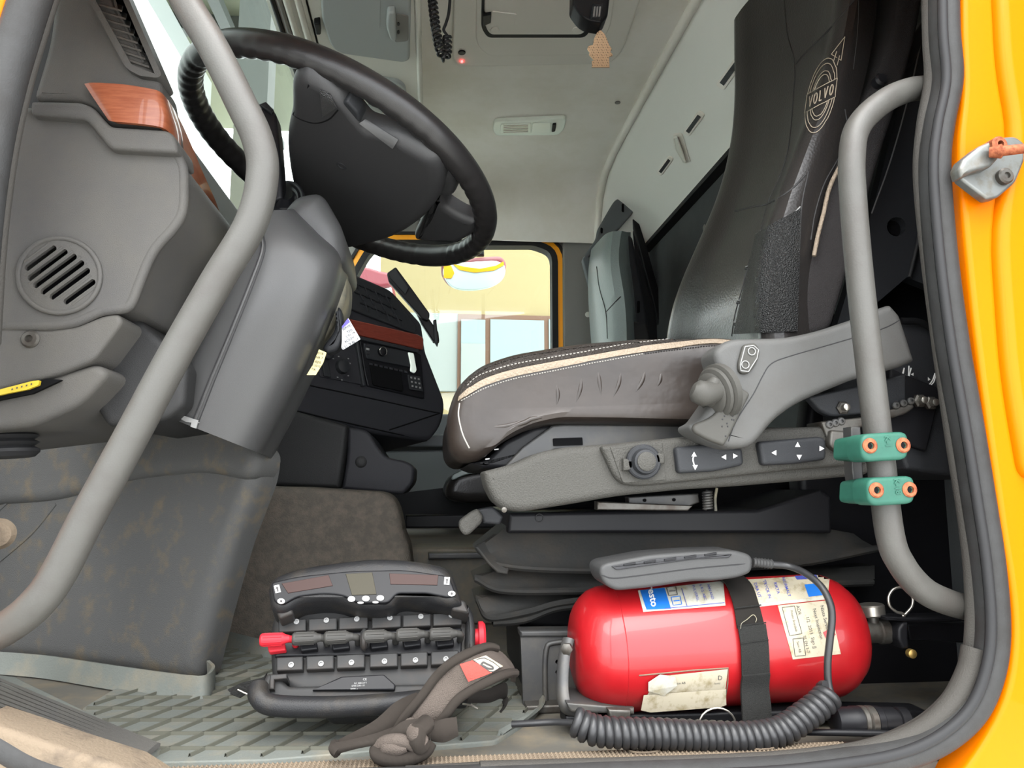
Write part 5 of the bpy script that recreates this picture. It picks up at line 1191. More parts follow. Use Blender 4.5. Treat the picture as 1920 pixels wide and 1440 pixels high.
# cell walls: a lattice skewed like the mat lies, each wall a low rib
O = PZ(600, 1330, mz); du = (PZ(672, 1330, mz) - O); dv = (PZ(560, 1388, mz) - O)
du = du.normalized(); dv = V((-.45, -1, 0)).normalized()
from mathutils.geometry import intersect_point_tri_2d
poly_m = [PZ(a, b_, mz) for a, b_ in [(392, 1204), (500, 1232), (900, 1228), (955, 1256), (1000, 1322), (928, 1384), (500, 1420), (256, 1426), (160, 1330), (205, 1304)]]
def inside(p):
    c = False; n = len(poly_m)
    for i in range(n):
        a, b_ = poly_m[i], poly_m[i - 1]
        if (a.y > p.y) != (b_.y > p.y) and p.x < (b_.x - a.x) * (p.y - a.y) / (b_.y - a.y) + a.x: c = not c
    return c
rv_, rf_ = [], []
for fam in (0, 1):
    A_, B_ = (du, dv) if fam == 0 else (dv, du)
    cs = .058 if fam == 0 else .042
    for i in range(-22, 40):
        for j in range(-90, 90):
            p0_ = O + B_ * (i * cs) + A_ * (j * .010); p1_ = p0_ + A_ * .010
            if inside(p0_) and inside(p1_):
                n_ = A_.cross(V((0, 0, 1))).normalized() * .0017; k = len(rv_)
                rv_ += [p0_ - n_, p1_ - n_, p1_ + n_, p0_ + n_]; h_ = V((0, 0, .004))
                rv_ += [p0_ - n_ * .6 + h_, p1_ - n_ * .6 + h_, p1_ + n_ * .6 + h_, p0_ + n_ * .6 + h_]
                rf_ += [(k + 4, k + 5, k + 6, k + 7), (k, k + 1, k + 5, k + 4), (k + 2, k + 3, k + 7, k + 6)]
build('cell_walls', rv_, rf_, 'mat_rib', fm, smooth=False, kind='stuff')
# upturned edges
rim_pts = [P(1004, 1270, .16), P(1014, 1300, .10), P(1018, 1326, .055)]
e1_ = smooth_path([PZ(960, 1240, .003), PZ(990, 1290, .003), PZ(1006, 1330, .003), PZ(985, 1352, .003), PZ(930, 1384, .003)], 6)
grid('mat_lip', [e1_, [p + V((.004, 0, .010)) for p in e1_], [p + V((.010, 0, .024 * (1 - i / len(e1_)) + .004)) for i, p in enumerate(e1_)]], 'floor_mat', fm, thick=.004)
kl = smooth_path([PZ(-30, 1262, .003), PZ(80, 1272, .003), PZ(200, 1292, .003), PZ(330, 1312, .003), PZ(384, 1314, .003), PZ(402, 1296, .003), PZ(392, 1282, .003)], 6)
grid('kick_lip', [kl, [p + V((0, .006, .012)) for p in kl], [p + V((-.004, .012, .034)) for p in kl]], 'floor_mat', fm, thick=.005)
bk_ = smooth_path([PZ(382, 1205, .003), PZ(440, 1222, .003), PZ(500, 1236, .003), PZ(600, 1240, .003)], 5)
grid('back_lip', [bk_, [p + V((0, .01, .012)) for p in bk_], [p + V((0, .02, .03)) for p in bk_]], 'floor_mat', fm, thick=.004)

# ---------------------------------------------------------------- crane remote control (leans back on the tunnel)
rc = thing('crane_remote', P(690, 1330, .14), 'black crane radio remote with six levers lying on the floor mat', 'remote control')
RA = P(690, 1320, .155); NR = V((.02, -.86, .50)).normalized()
def RC(nm, px, o, t, m, par=rc, r=.003, f=0, **k): return SN(nm, px, RA + NR * o, NR, t, m, par, r, f, **k)
case = RC('case', [(508, 1165, 10), (520, 1140, 10), (540, 1120), (850, 1110, 10), (880, 1130, 20), (890, 1180, 20), (884, 1270, 14), (860, 1300, 14), (560, 1306, 14), (510, 1280, 14), (506, 1220)], .0, .045, 'remote_panel', r=.012, f=8)
# raised display bridge at the top
tb = RC('display_bridge', [(500, 1098, 14), (512, 1078, 16), (560, 1060, 30), (660, 1046, 30), (712, 1042, 30), (780, 1046, 30), (836, 1058, 14), (852, 1078, 14), (866, 1120, 10), (868, 1130, 6), (848, 1134, 8), (800, 1122, 8), (760, 1118, 8), (744, 1122, 8), (738, 1134, 8), (712, 1138, 10), (668, 1136, 8), (640, 1124, 12), (608, 1120, 20), (560, 1126, 14), (538, 1142, 8), (520, 1145, 8), (506, 1136, 8)], .052, .055, 'remote_black', r=.014, f=8, seg=4)
tf = RC('display_face', [(508, 1092, 8), (560, 1080, 20), (660, 1070, 20), (760, 1068, 20), (842, 1080, 8), (856, 1116, 6), (840, 1120, 6), (800, 1112), (744, 1112, 8), (728, 1130, 8), (672, 1130, 8), (644, 1116, 12), (608, 1112, 20), (556, 1118, 12), (530, 1134, 8), (514, 1128, 8)], .0545, .01, 'black_plastic', tb, r=.002, f=8)
for q, m_ in (([(528, 1094), (616, 1078), (624, 1098), (540, 1112)], 'screen_brown'), ([(648, 1076), (698, 1073), (706, 1114), (660, 1116)], 'screen_dark'), ([(730, 1075), (822, 1078), (820, 1097), (732, 1095)], 'screen_brown')):
    RC('display', q, .0555, .002, m_, tf, r=.0005)
for cx_, cy_, s_ in ((520, 1104, -14), (838, 1089, 4)):
    c_, sn = math.cos(math.radians(s_)), math.sin(math.radians(s_)); q = [(cx_ + x_ * c_ - y_ * sn, cy_ + x_ * sn + y_ * c_) for x_, y_ in ((-5, -7), (5, -7), (5, 7), (-5, 7))]
    RC('arrow_label', q, .0556, .001, 'white_print', tf, r=0)
    q = [(cx_ + x_ * c_ - y_ * sn, cy_ + x_ * sn + y_ * c_) for x_, y_ in ((0, -5), (3.4, -1), (1.5, -1), (1.5, 5), (-1.5, 5), (-1.5, -1), (-3.4, -1))]
    RC('arrow_mark', q, .0562, .0006, 'ink', tf, r=0)
for cx_, cy_ in ((527, 1127), (847, 1113)):
    RC('symbol_label', circ(cx_, cy_, 7, 5, 16), .0560, .001, 'white_print', tf, r=0); RC('symbol_mark', circ(cx_, cy_, 2.4, 2.6, 8), .0566, .0006, 'ink', tf, r=0)
for cx_, cy_, tx in ((659, 1123, 'SPEED'), (686, 1122, 'EXTRA'), (713, 1121, 'INSERT')):
    bb = RC('button_label', circ(cx_, cy_, 7, 5, 16), .0560, .001, 'white_print', tf, r=0); text_on(bb, tx, cx_, cy_, 4, 0, 'ink', tf, off=.0004)
for cx_, cy_ in ((676, 1130), (704, 1129)): RC('button', circ(cx_, cy_, 6, 2.2, 12), .0560, .001, 'grey_print', tf, r=0)
# side posts joining bridge and case
RC('post', [(514, 1140, 4), (546, 1130, 4), (550, 1150, 4), (524, 1160, 4)], .04, .05, 'remote_panel', r=.004)
RC('post', [(842, 1124, 4), (872, 1124, 6), (880, 1150, 4), (848, 1144, 4)], .04, .05, 'remote_panel', r=.004)
for q in ((582, 1132), (818, 1126)): lathe('rubber_boss', hit(case, q[0], q[1], -.001), NR, [(0, .011), (.006, .010), (.009, .006)], 'remote_black', rc)
# module rows and screws
xs = [(522, 574), (578, 632), (635, 690), (697, 752), (755, 808), (812, 866)]
for k, (a, b_) in enumerate(xs):
    yt, yb = 1163 - k * 2.2, 1137
    y0_ = 1162 - k * 2.4
    RC('module', [(a, y0_, 2), (b_, y0_ - 2.4, 2), (b_, y0_ + 21, 2), (a, y0_ + 24, 2)], .012, .014, 'remote_panel', r=.002)
    y1_ = 1232 - k * 2.2
    RC('module', [(a - 4, y1_, 2), (b_ - 6, y1_ - 2.4, 2), (b_ - 6, y1_ + 24, 2), (a - 4, y1_ + 26, 2)], .012, .014, 'remote_panel', r=.002)
    for sx_, sy_ in ((a + 34, y0_ + 4), ((a + 24), y1_ + 15)):
        p_ = PP(sx_, sy_, RA + NR * .012, NR); s1 = lathe('socket_screw', p_, NR, [(0, .0036), (.0016, .0036), (.0020, .0030), (.0020, .0020), (.0004, .0018)], 'grey_print', rc, seg=14)
RC('lever_slot', [(520, 1188, 4), (866, 1176, 4), (866, 1226, 4), (514, 1232, 4)], .004, .012, 'black_plastic', r=.003)
for k in range(6):
    cx_ = [514, 574, 634, 706, 768, 830][k]; cy_ = [1199, 1197, 1195, 1193, 1190, 1189][k]
    mt_ = 'red_knob' if k == 0 else 'remote_lever'
    u_ = (PP(cx_ + 10, cy_ - .5, RA + NR * .03, NR) - PP(cx_, cy_, RA + NR * .03, NR)).normalized()
    c_ = PP(cx_, cy_, RA + NR * .030, NR)
    lv_ = lathe('lever_grip', c_ - u_ * .017, u_, [(0, .0065), (.002, .0082), (.028, .0076), (.031, .0058), (.036, .0045)], mt_, rc, seg=16, label='red lever grip' if k == 0 else None)
    for a in range(8):
        an = a / 8 * 6.283; n1 = NR; n2 = u_.cross(NR); d_ = n1 * math.cos(an) + n2 * math.sin(an)
        tube('grip_rib', [c_ - u_ * .013 + d_ * .0080, c_ + u_ * .010 + d_ * .0077], .0008, mt_, lv_, seg=4)
    tube('lever_neck', [c_ + u_ * .016, c_ + u_ * .024 - NR * .006, c_ + u_ * .024 - NR * .024], .0045, mt_, rc, n=4, seg=10)
    RC('lever_guard', [(cx_ - 14, cy_ + 8, 3), (cx_ + 20, cy_ + 6, 3), (cx_ + 22, cy_ + 20, 3), (cx_ - 10, cy_ + 24, 3)], .016, .01, 'red_knob' if k == 0 else 'black_plastic', r=.002)
    if k == 3: lathe('collar', PP(676, 1200, RA + NR * .022, NR), u_, [(0, .010), (.003, .014), (.006, .014), (.009, .010)], 'remote_panel', rc)
# lower bumper bar with rating plate
pb_ = [PP(484, 1288, RA + NR * .03, NR), PP(486, 1306, RA + NR * .035, NR), PP(510, 1322, RA + NR * .035, NR), PP(600, 1326, RA + NR * .036, NR), PP(700, 1322, RA + NR * .036, NR), PP(800, 1312, RA + NR * .035, NR), PP(880, 1300, RA + NR * .03, NR)]
tube('bumper_bar', pb_, .0125, 'remote_black', rc, n=6, seg=14)
RC('battery_tray', [(500, 1262, 4), (520, 1262), (540, 1286), (880, 1280, 6), (880, 1312, 10), (500, 1318, 10), (486, 1290, 8)], .018, .04, 'remote_panel', r=.005, f=4)
np_ = RC('rating_plate', [(584, 1294, 4), (640, 1268, 4), (720, 1264, 3), (742, 1284, 4), (740, 1294, 3)], .024, .006, 'black_plastic', r=.002)
for i_, (s_, x_, y_, z_) in enumerate((('CE', 684, 1274, 6), ('RC 400 24 V', 676, 1281, 4.5), ('0700-230-111', 672, 1286, 4.5), ('www. ..', 664, 1291, 4.5))): text_on(np_, s_, x_, y_, z_, -3, 'grey_print', rc, off=.0005)
RC('corner_guard', [(502, 1262, 4), (540, 1262, 2), (538, 1290), (512, 1292), (508, 1272)], .028, .03, 'bracket_metal', rc, r=.002) if 0 else RC('corner_guard', [(506, 1264, 3), (538, 1262, 2), (538, 1272), (514, 1274), (514, 1292), (504, 1292)], .028, .03, 'remote_panel', r=.002)
RC('under_foot', [(590, 1320), (800, 1318), (780, 1342, 8), (620, 1346, 10)], .02, .03, 'remote_black', r=.006)
RC('side_cheek', [(876, 1128, 6), (888, 1150, 8), (892, 1180), (890, 1270, 8), (878, 1290, 8), (872, 1200)], .012, .05, 'remote_black', r=.006)
# red stop button on the right side
stp = PP(896, 1196, RA - NR * .005, NR)
sbt = lathe('stop_button', stp, (1, 0, .02), [(-.008, .012), (0, .012), (.001, .0215), (.007, .0215), (.010, .018)], 'red_knob', rc)
for k in range(3): lathe('button_groove', stp + V((.0035 + .0001 * k, -.019, (k - 1) * .008)), (0, -1, 0), [(0, .0012), (.0035, .0011)], 'thread_white', sbt, seg=6) if 0 else None
# short strap and ring on the left
sl_ = thing('carry_strap', PZ(450, 1290, .01), 'short black strap with a steel ring, left of the crane remote', 'strap')
slab('strap_end', [P(426, 1294, .18), P(452, 1282, .18), P(492, 1272, .17), P(500, 1262, .17), P(494, 1288, .17), P(468, 1300, .17), P(438, 1306, .17)], V((0, .006, 0)), 'webbing_dark', sl_, .002)
slab('strap_under', [P(430, 1302, .165), P(446, 1284, .165), P(470, 1296, .165), P(450, 1310, .165)], V((0, .006, 0)), 'webbing_dark', sl_, .002)
tube('ring', [P(446, 1293, .162), P(458, 1299, .16), P(470, 1304, .16)], .0012, 'steel', sl_, seg=8, n=3)

# ---------------------------------------------------------------- shoulder strap with red patch
ss = thing('shoulder_strap', P(800, 1390, .08), 'grey brown padded shoulder strap with red patch draped in front of the remote', 'strap')
def ribbon(nm, L_, R_, m, par, th=.004, n=8, nx=6, **k):
    A_ = smooth_path([P(*q) for q in L_], n); B_ = smooth_path([P(*q) for q in R_], n)
    return grid(nm, [[a.lerp(b_, i / nx) + V((0, -.004 * math.sin(math.pi * i / nx), .0)) for i in range(nx + 1)] for a, b_ in zip(A_, B_)], m, par, thick=th, **k)
Lp = [(744, 1368, .06), (758, 1346, .055), (790, 1306, .055), (820, 1266, .055), (850, 1240, .05), (884, 1222, .06), (912, 1213, .09), (930, 1216, .12)]
Rp = [(812, 1368, .055), (836, 1340, .05), (856, 1314, .05), (880, 1296, .05), (910, 1280, .05), (936, 1268, .06), (955, 1262, .09), (966, 1262, .12)]
pad = ribbon('strap_pad', Lp, Rp, 'strap_fabric', ss, th=.007)
tube('edge_binding', [P(a, b_, c_ - .002) for a, b_, c_ in Lp], .0055, 'strap_edge', ss, n=6, seg=8)
tube('edge_binding', [P(a, b_, c_ - .002) for a, b_, c_ in Rp], .0055, 'strap_edge', ss, n=6, seg=8)
ribbon('strap_turn', [(912, 1213, .09), (940, 1222, .14), (962, 1246, .17), (966, 1262, .17)], [(955, 1262, .09), (960, 1266, .12), (966, 1270, .15), (966, 1280, .17)], 'strap_fabric', ss, th=.006)
rpch = patch_on(pad, [(862, 1246), (884, 1240), (920, 1262), (878, 1276)], 'red_patch', ss, 'red_patch', 6, 4, off=.002, thick=.001, label='worn red printed patch')
for k in range(4): line_on(rpch, [(852 + k * 5 + 6, 1264 - k * 6 + 4), (884 + k * 7, 1270 - k * 3 - 2)], .0006, 'cream_patch', ss, 'patch_line', n=3) if 0 else None
cpch = patch_on(pad, [(886, 1239), (908, 1232), (940, 1252), (918, 1262)], 'cream_patch', ss, 'cream_patch', 6, 4, off=.002, thick=.001)
line_on(cpch, [(906, 1242), (914, 1246), (922, 1250), (924, 1254), (916, 1254), (908, 1250), (902, 1246), (906, 1242)], .0012, 'ink', ss, 'patch_emblem', n=3)
line_on(cpch, [(890, 1239), (908, 1234), (937, 1252), (918, 1259), (890, 1239)], .0006, 'ink', ss, 'patch_border', n=2)
# narrow webbing coming from the knot to the left and back
ribbon('narrow_web', [(624, 1394, .045), (640, 1384, .05), (700, 1352, .06), (742, 1316, .07), (780, 1298, .08)], [(634, 1412, .04), (660, 1402, .045), (730, 1368, .055), (770, 1336, .065), (800, 1310, .08)], 'strap_edge', ss, th=.005)
ribbon('narrow_web', [(628, 1392, .035), (660, 1386, .03), (700, 1376, .03), (740, 1362, .035)], [(632, 1414, .03), (670, 1404, .025), (710, 1396, .025), (752, 1384, .03)], 'strap_edge', ss, th=.005)
tube('web_fold', [P(628, 1396, .045), P(626, 1404, .035), P(634, 1412, .03)], .006, 'strap_edge', ss, n=3, seg=8)
tube('knot_loop', [P(706, 1404, .03), P(712, 1418, .02), P(740, 1424, .018), P(770, 1420, .02), P(796, 1408, .025), P(806, 1392, .03)], .0085, 'strap_edge', ss, n=6, seg=10)
tube('knot_band', [P(706, 1400, .03), P(726, 1390, .02), P(752, 1388, .015), P(776, 1398, .02), P(790, 1404, .025)], [.007] * 25, 'strap_fabric', ss, n=6, seg=10)
ribbon('knot_flap', [(710, 1404, .022), (716, 1394, .016), (736, 1390, .012), (760, 1396, .014)], [(716, 1414, .02), (730, 1416, .014), (748, 1416, .012), (764, 1410, .014)], 'strap_fabric', ss, th=.004)
ribbon('knot_wrap', [(730, 1372, .03), (756, 1352, .02), (790, 1348, .022), (812, 1356, .03)], [(726, 1388, .03), (756, 1384, .018), (784, 1386, .02), (806, 1390, .03)], 'strap_edge', ss, th=.008)
tube('knot_core', [P(800, 1356, .03), P(784, 1370, .015), P(782, 1386, .014), P(790, 1400, .02)], [.010] * 4, 'strap_edge', ss, seg=12)
tube('knot_core', [P(768, 1358, .03), P(778, 1376, .012), P(794, 1392, .016)], [.008, .009, .007], 'strap_fabric', ss, seg=12)
ribbon('web_tail', [(806, 1356, .03), (830, 1348, .03), (856, 1344, .04)], [(808, 1390, .03), (834, 1392, .03), (860, 1380, .035)], 'strap_edge', ss, th=.004)
# loop of black webbing behind the pad
ribbon('webbing_loop', [(880, 1300, .10), (920, 1290, .12), (948, 1280, .15), (952, 1300, .16), (944, 1318, .15)], [(876, 1318, .10), (916, 1318, .12), (940, 1310, .15), (945, 1322, .16), (936, 1334, .14)], 'webbing', ss, th=.003)
tube('webbing_buckle', [P(868, 1320, .11), P(884, 1322, .10), P(896, 1328, .10)], .0012, 'steel', ss, seg=6)

# ---------------------------------------------------------------- fire extinguisher
fe = thing('fire_extinguisher', P(1350, 1310, .17), 'red fire extinguisher lying on its side, held by a black strap', 'fire extinguisher')
AX0, AX1 = P(1078, 1218, .185), P(1602, 1187, .185)
ax = (AX1 - AX0).normalized(); LT = (AX1 - AX0).length; RR = .0830
prof_ = [(-.004, .001), (-.003, .040), (.000, .050), (.004, .058), (.012, .068), (.022, .076), (.034, .0805), (.05, RR), (LT * .5, RR * 1.0), (LT - .06, RR), (LT - .042, .081), (LT - .026, .074), (LT - .012, .062), (LT - .003, .044), (LT, .026), (LT + .002, .001)]
bod = lathe('cylinder_body', AX0, ax, prof_, 'red_paint', fe, seg=72)
tube('weld_bead', [AX0 + ax * .052 + (V((0, -1, 0)) * math.cos(a / 40 * 6.283) + ax.cross(V((0, -1, 0))) * math.sin(a / 40 * 6.283)) * (RR - .0003) for a in range(40)], .0009, 'red_paint', fe, closed=True, seg=6)
def PO(q, m_, nm, **k): return patch_on(bod, q, m_, fe, nm, 16, 10, **k)
# upper wrap-round label (left sheet, right sheet)
l1 = PO([(1196, 1108), (1356, 1090), (1360, 1136), (1206, 1148)], 'paper_white', 'instruction_label', off=.0006, thick=.0002)
PO([(1200, 1108), (1246, 1103), (1258, 1142), (1212, 1144)], 'label_blue', 'blue_panel', off=.0010)
l2 = PO([(1378, 1089), (1556, 1078), (1552, 1118), (1404, 1134)], 'paper_old', 'instruction_label', off=.0006, thick=.0002)
PO([(1396, 1134), (1552, 1118), (1552, 1124), (1398, 1141)], 'paper_white', 'label_border', off=.0006)
PO([(1504, 1082), (1540, 1079), (1552, 1092), (1508, 1096)], 'ink_blue', 'blue_panel', off=.0010) if 0 else PO([(1490, 1081), (1530, 1079), (1534, 1086), (1494, 1088)], 'ink_blue', 'blue_panel', off=.0010)
PO([(1508, 1097), (1540, 1094), (1550, 1116), (1516, 1120)], 'label_blue', 'blue_panel', off=.0010)
text_on(bod, 'presto', 1222, 1114, 19, 78, 'white_print', fe, bold=.02, off=.0014)
for k, (a, b_) in enumerate(((1250, 1110), (1258, 1128))):
    line_on(bod, [(a, b_ - 7), (a + 17, b_ - 9), (a + 20, b_ + 6), (a + 4, b_ + 8), (a, b_ - 7)], .0005, 'label_blue' if k else 'ink', fe, 'label_frame', off=.0012, n=1)
    line_on(bod, [(a + 5, b_), (a + 16, b_ - 1)], .0008, 'label_blue' if k else 'ink', fe, 'label_frame', off=.0012, n=1)
line_on(bod, [(1278, 1104), (1288, 1138)], .0004, 'ink_blue', fe, 'label_frame', off=.0012, n=1)
line_on(bod, [(1246, 1142), (1358, 1131)], .0004, 'ink_blue', fe, 'label_frame', off=.0012, n=1)
TJ = ([], [])
for i_, s_ in enumerate(('PULVERSL', '6 KG ABC', 'ANVAND')): text_on(bod, s_, 1304 + i_ * 14, 1113 - i_, 7, 72, 'ink_blue', fe, bold=0, off=.0013, join=TJ)
for i_, s_ in enumerate(('BRANDSL', 'DRA UT', 'TRYCK IN', 'RIKTA', 'NORMALT')): text_on(bod, s_, 1402 + i_ * 18, 1110 - i_ * 2, 8, 72, 'ink_blue', fe, bold=.005, off=.0013, join=TJ)
flat('label_lettering', TJ[0], TJ[1], 'ink_blue', fe)
# inspection label
l3 = PO([(1458, 1136), (1553, 1126), (1576, 1226), (1486, 1236)], 'paper_old', 'inspection_label', off=.0006, thick=.0002)
TI = ([], [])
for s_, x_, y_, z_ in (('ADR', 1497, 1145, 9), ('Presto Brandsäk', 1488, 1165, 6.2), ('1/2  2013  Sign JJ', 1520, 1186, 9), ('Next Inspection', 1533, 1170, 9), ('Nästa Service', 1546, 1160, 9), ('SS EN 3-7', 1511, 1208, 8), ('Serv AB', 1497, 1213, 6.5)):
    text_on(bod, s_, x_, y_, z_, 76, 'ink', fe, bold=0, off=.0012, join=TI)
flat('label_lettering', TI[0], TI[1], 'ink', fe)
line_on(bod, [(1466, 1140), (1489, 1137), (1503, 1188), (1480, 1192), (1466, 1140)], .0004, 'ink', fe, 'label_frame', off=.0012, n=1)
line_on(bod, [(1486, 1198), (1505, 1196), (1510, 1228), (1490, 1230), (1486, 1198)], .0004, 'ink', fe, 'label_frame', off=.0012, n=1)
PO([(1542, 1186), (1560, 1176), (1566, 1190), (1550, 1202)], 'red_paint', 'torn_patch', off=.0014)
# lower loose label
PO([(1198, 1264), (1300, 1256), (1366, 1252), (1362, 1272)], 'paper_old', 'glue_trace', off=.0006) if 0 else None
l4 = PO([(1232, 1268), (1364, 1254), (1358, 1306), (1206, 1316)], 'paper_old', 'torn_label', off=.0008, thick=.0003)
flap = slab('label_flap', [hit(bod, a, b_, .004) for a, b_ in ((1214, 1276), (1236, 1262), (1264, 1266), (1268, 1282), (1244, 1300), (1214, 1292))], V((0, .0006, 0)), 'paper_white', fe, 0)
slab('label_hang', [hit(bod, 1206, 1300, .003), hit(bod, 1360, 1290, .002), P(1362, 1322, .12), P(1350, 1326, .12), P(1300, 1330, .12), P(1220, 1336, .12), P(1202, 1332, .12)], V((0, .0006, 0)), 'paper_old', fe, 0)
tube('label_edge', [hit(bod, a, b_, .0008) for a, b_ in ((1198, 1266), (1240, 1262), (1300, 1256), (1365, 1252), (1364, 1280), (1360, 1306))], .0008, 'sill_dirty', fe, seg=5)
TX = ([], [])
text_on(l4, 'Service AB', 1272, 1281, 6, -4, 'ink', fe, bold=0, off=.0005, join=TX); text_on(l4, 'D', 1350, 1271, 12, -4, 'ink', fe, bold=0, off=.0005, join=TX); text_on(l4, 'kontr', 1345, 1281, 5, -4, 'ink', fe, bold=0, off=.0005, join=TX)
flat('label_lettering', TX[0], TX[1], 'ink', fe)
# valve
vb = AX1 + ax * 0.0
lathe('valve_neck', vb, ax, [(-.005, .018), (.006, .018), (.010, .015), (.034, .015), (.036, .017), (.048, .017), (.050, .012), (.066, .011)], 'bracket_metal', fe)
vg = vb + ax * .030
lathe('gauge_stem', vg, V((-.08, 0, 1)), [(0, .008), (.022, .008)], 'bracket_metal', fe)
lathe('gauge', vg + V((-.002, 0, .022)), V((-.08, 0, 1)), [(0, .016), (.002, .018), (.014, .018), (.016, .016)], 'steel', fe)
S('valve_lever', [(1660, 1156, 3), (1700, 1158, 3), (1812, 1156), (1812, 1166), (1702, 1166), (1664, 1164)], .155, .19, 'black_plastic', fe, .003)
S('carry_handle', [(1692, 1168, 4), (1704, 1166, 4), (1704, 1196, 4), (1706, 1216, 6), (1694, 1218, 4), (1684, 1200, 6), (1684, 1180, 4)], .155, .185, 'black_plastic', fe, .004, f=3)
S('handle_bracket', [(1700, 1170), (1812, 1168), (1812, 1206), (1706, 1200)], .20, .23, 'black_plastic', fe, .003)
lathe('brass_plug', P(1705, 1224, .16), (0, -1, 0), [(0, .006), (.008, .006), (.010, .003)], 'brass', fe, seg=14)
tube('safety_ring', [P(1692 + 0, 1156, .16), P(1700, 1149, .16), P(1710, 1136, .16), P(1711, 1120, .16), P(1702, 1106, .16), P(1688, 1101, .16), P(1674, 1106, .16), P(1666, 1120, .16), P(1669, 1137, .16), P(1682, 1148, .16), P(1694, 1152, .16), P(1695, 1172, .165)], .0020, 'steel', fe, n=5, seg=8)
# strap round the extinguisher
us = thing('velcro_strap', P(1420, 1360, .1), 'black webbing strap wrapped over the red fire extinguisher', 'strap')
w1_ = [(1346, 1087), (1362, 1104), (1374, 1140), (1380, 1180), (1386, 1220), (1387, 1262)]
w2_ = [(1394, 1086), (1410, 1104), (1422, 1140), (1432, 1180), (1437, 1220), (1438, 1262)]
def wrap(nm, A_, B_, m, off, th=.0018, n=6, nx=5, **k):
    a_ = smooth_path([V((p_[0], p_[1], 0)) for p_ in A_], n); b2_ = smooth_path([V((p_[0], p_[1], 0)) for p_ in B_], n)
    return grid(nm, [[hit(bod, p_.lerp(q_, i / nx).x, p_.lerp(q_, i / nx).y, off) for i in range(nx + 1)] for p_, q_ in zip(a_, b2_)], m, us, thick=th, **k)
wrap('webbing_upper', w1_[:4], w2_[:4], 'webbing', .0035)
wrap('webbing_mid', [(1380, 1176), (1385, 1210), (1387, 1265)], [(1432, 1172), (1437, 1210), (1439, 1262)], 'webbing_dark', .0055)
tl = [hit(bod, 1387, 1260, .006), P(1388, 1290, .105), P(1390, 1330, .10), P(1392, 1366, .095)]; tr_ = [hit(bod, 1438, 1256, .006), P(1440, 1290, .105), P(1444, 1330, .10), P(1444, 1364, .095)]
grid('velcro_tail', [[a.lerp(b_, i / 4) for i in range(5)] for a, b_ in zip(smooth_path(tl, 5), smooth_path(tr_, 5))], 'webbing_dark', us, thick=.004)
for q in ([(1374, 1146), (1424, 1140)], [(1380, 1176), (1432, 1170)], [(1384, 1206), (1436, 1200)], [(1387, 1262), (1438, 1256)]):
    tube('webbing_stitch', [hit(bod, q[0][0] + (q[1][0] - q[0][0]) * k / 5, q[0][1] + (q[1][1] - q[0][1]) * k / 5, .0078) for k in range(6)], .0009, 'webbing_dark', us, seg=5)
tube('loose_thread', [hit(bod, a, b_, .009) for a, b_ in ((1384, 1182), (1386, 1172), (1396, 1166), (1408, 1158), (1414, 1164), (1412, 1170))], .0005, 'worn_cream', us, seg=5, n=4)
# cradle of the extinguisher
cr = thing('extinguisher_bracket', P(1100, 1330, .17), 'bent steel cradle arm at the left end of the fire extinguisher', 'bracket')
tube('cradle_arm', [P(1066, 1198, .17), P(1058, 1230, .16), P(1054, 1280, .15), P(1058, 1318, .14), P(1072, 1332, .14), P(1120, 1332, .14)], .0055, 'dark_metal', cr, n=6, seg=8, sx=1, sy=1.6)
S('cradle_foot', [(1062, 1318, 3), (1190, 1328), (1190, 1340), (1070, 1336, 4)], .12, .2, 'dark_metal', cr, .003)
S('cradle_stud', [(1140, 1330), (1184, 1332), (1182, 1352, 3), (1146, 1352, 3)], .11, .13, 'bracket_metal', cr, .003)
lathe('arm_bolt', P(1064, 1216, .16), (-.4, -1, 0), [(0, .008), (.006, .008), (.008, .004)], 'bracket_metal', cr, seg=6)
tube('wire_ring', [P(1345 + 34 * math.cos(a / 20 * 6.283), 1358 + 34 * math.sin(a / 20 * 6.283) * .9, .10) for a in range(20)], .0012, 'steel', seg=6, closed=True, label='thin steel wire ring below the torn label', cat='ring')
S('base_rail', [(1060, 1342), (1560, 1330), (1740, 1334), (1740, 1350), (1060, 1362)], .14, .18, 'black_plastic', cr, .004)

# ---------------------------------------------------------------- wired handset lying on the extinguisher
ht = thing('wired_handset', P(1270, 1100, .15), 'grey wired seat control handset lying on the red extinguisher', 'handset')
ho = [(1126, 1062, 8), (1136, 1056, 8), (1220, 1040, 16), (1300, 1034, 20), (1380, 1032, 12), (1408, 1040, 10), (1413, 1052, 8), (1410, 1074, 10), (1384, 1084, 8), (1340, 1090, 16), (1300, 1090, 16), (1220, 1102, 20), (1160, 1108, 10), (1146, 1104, 8), (1132, 1094, 10), (1124, 1074, 6)]
hx = S('shell', ho, .10, .165, 'handset', ht, .005, f=5, seg=4)
line_on(hx, [(1128, 1078), (1150, 1084), (1200, 1079), (1300, 1066), (1411, 1056)], .0008, 'rubber_black', ht, 'shell_seam', off=0)
S('key_strip', [(1146, 1062, 3), (1220, 1049), (1300, 1041), (1374, 1039, 3), (1366, 1046), (1300, 1049), (1220, 1060), (1156, 1069, 3)], .098, .103, 'handset_keys', ht, .001)
for k in range(5):
    x_ = 1180 + k * 38; y_ = 1059 - k * 4.6
    S('key', [(x_ - 10, y_ - 1), (x_ + 12, y_ - 5), (x_ + 12, y_ - 1), (x_ - 10, y_ + 2)], .096, .099, 'black_plastic', ht, .0005)
q_ = [P(1412, 1054, .13), P(1448, 1058, .13)]
tube('strain_relief', q_, .0055, 'handset', ht, seg=10)
for k in range(6): lathe('relief_ring', q_[0].lerp(q_[1], .1 + k * .16), q_[1] - q_[0], [(0, .0055), (.001, .0068), (.002, .0055)], 'handset', ht, seg=12)
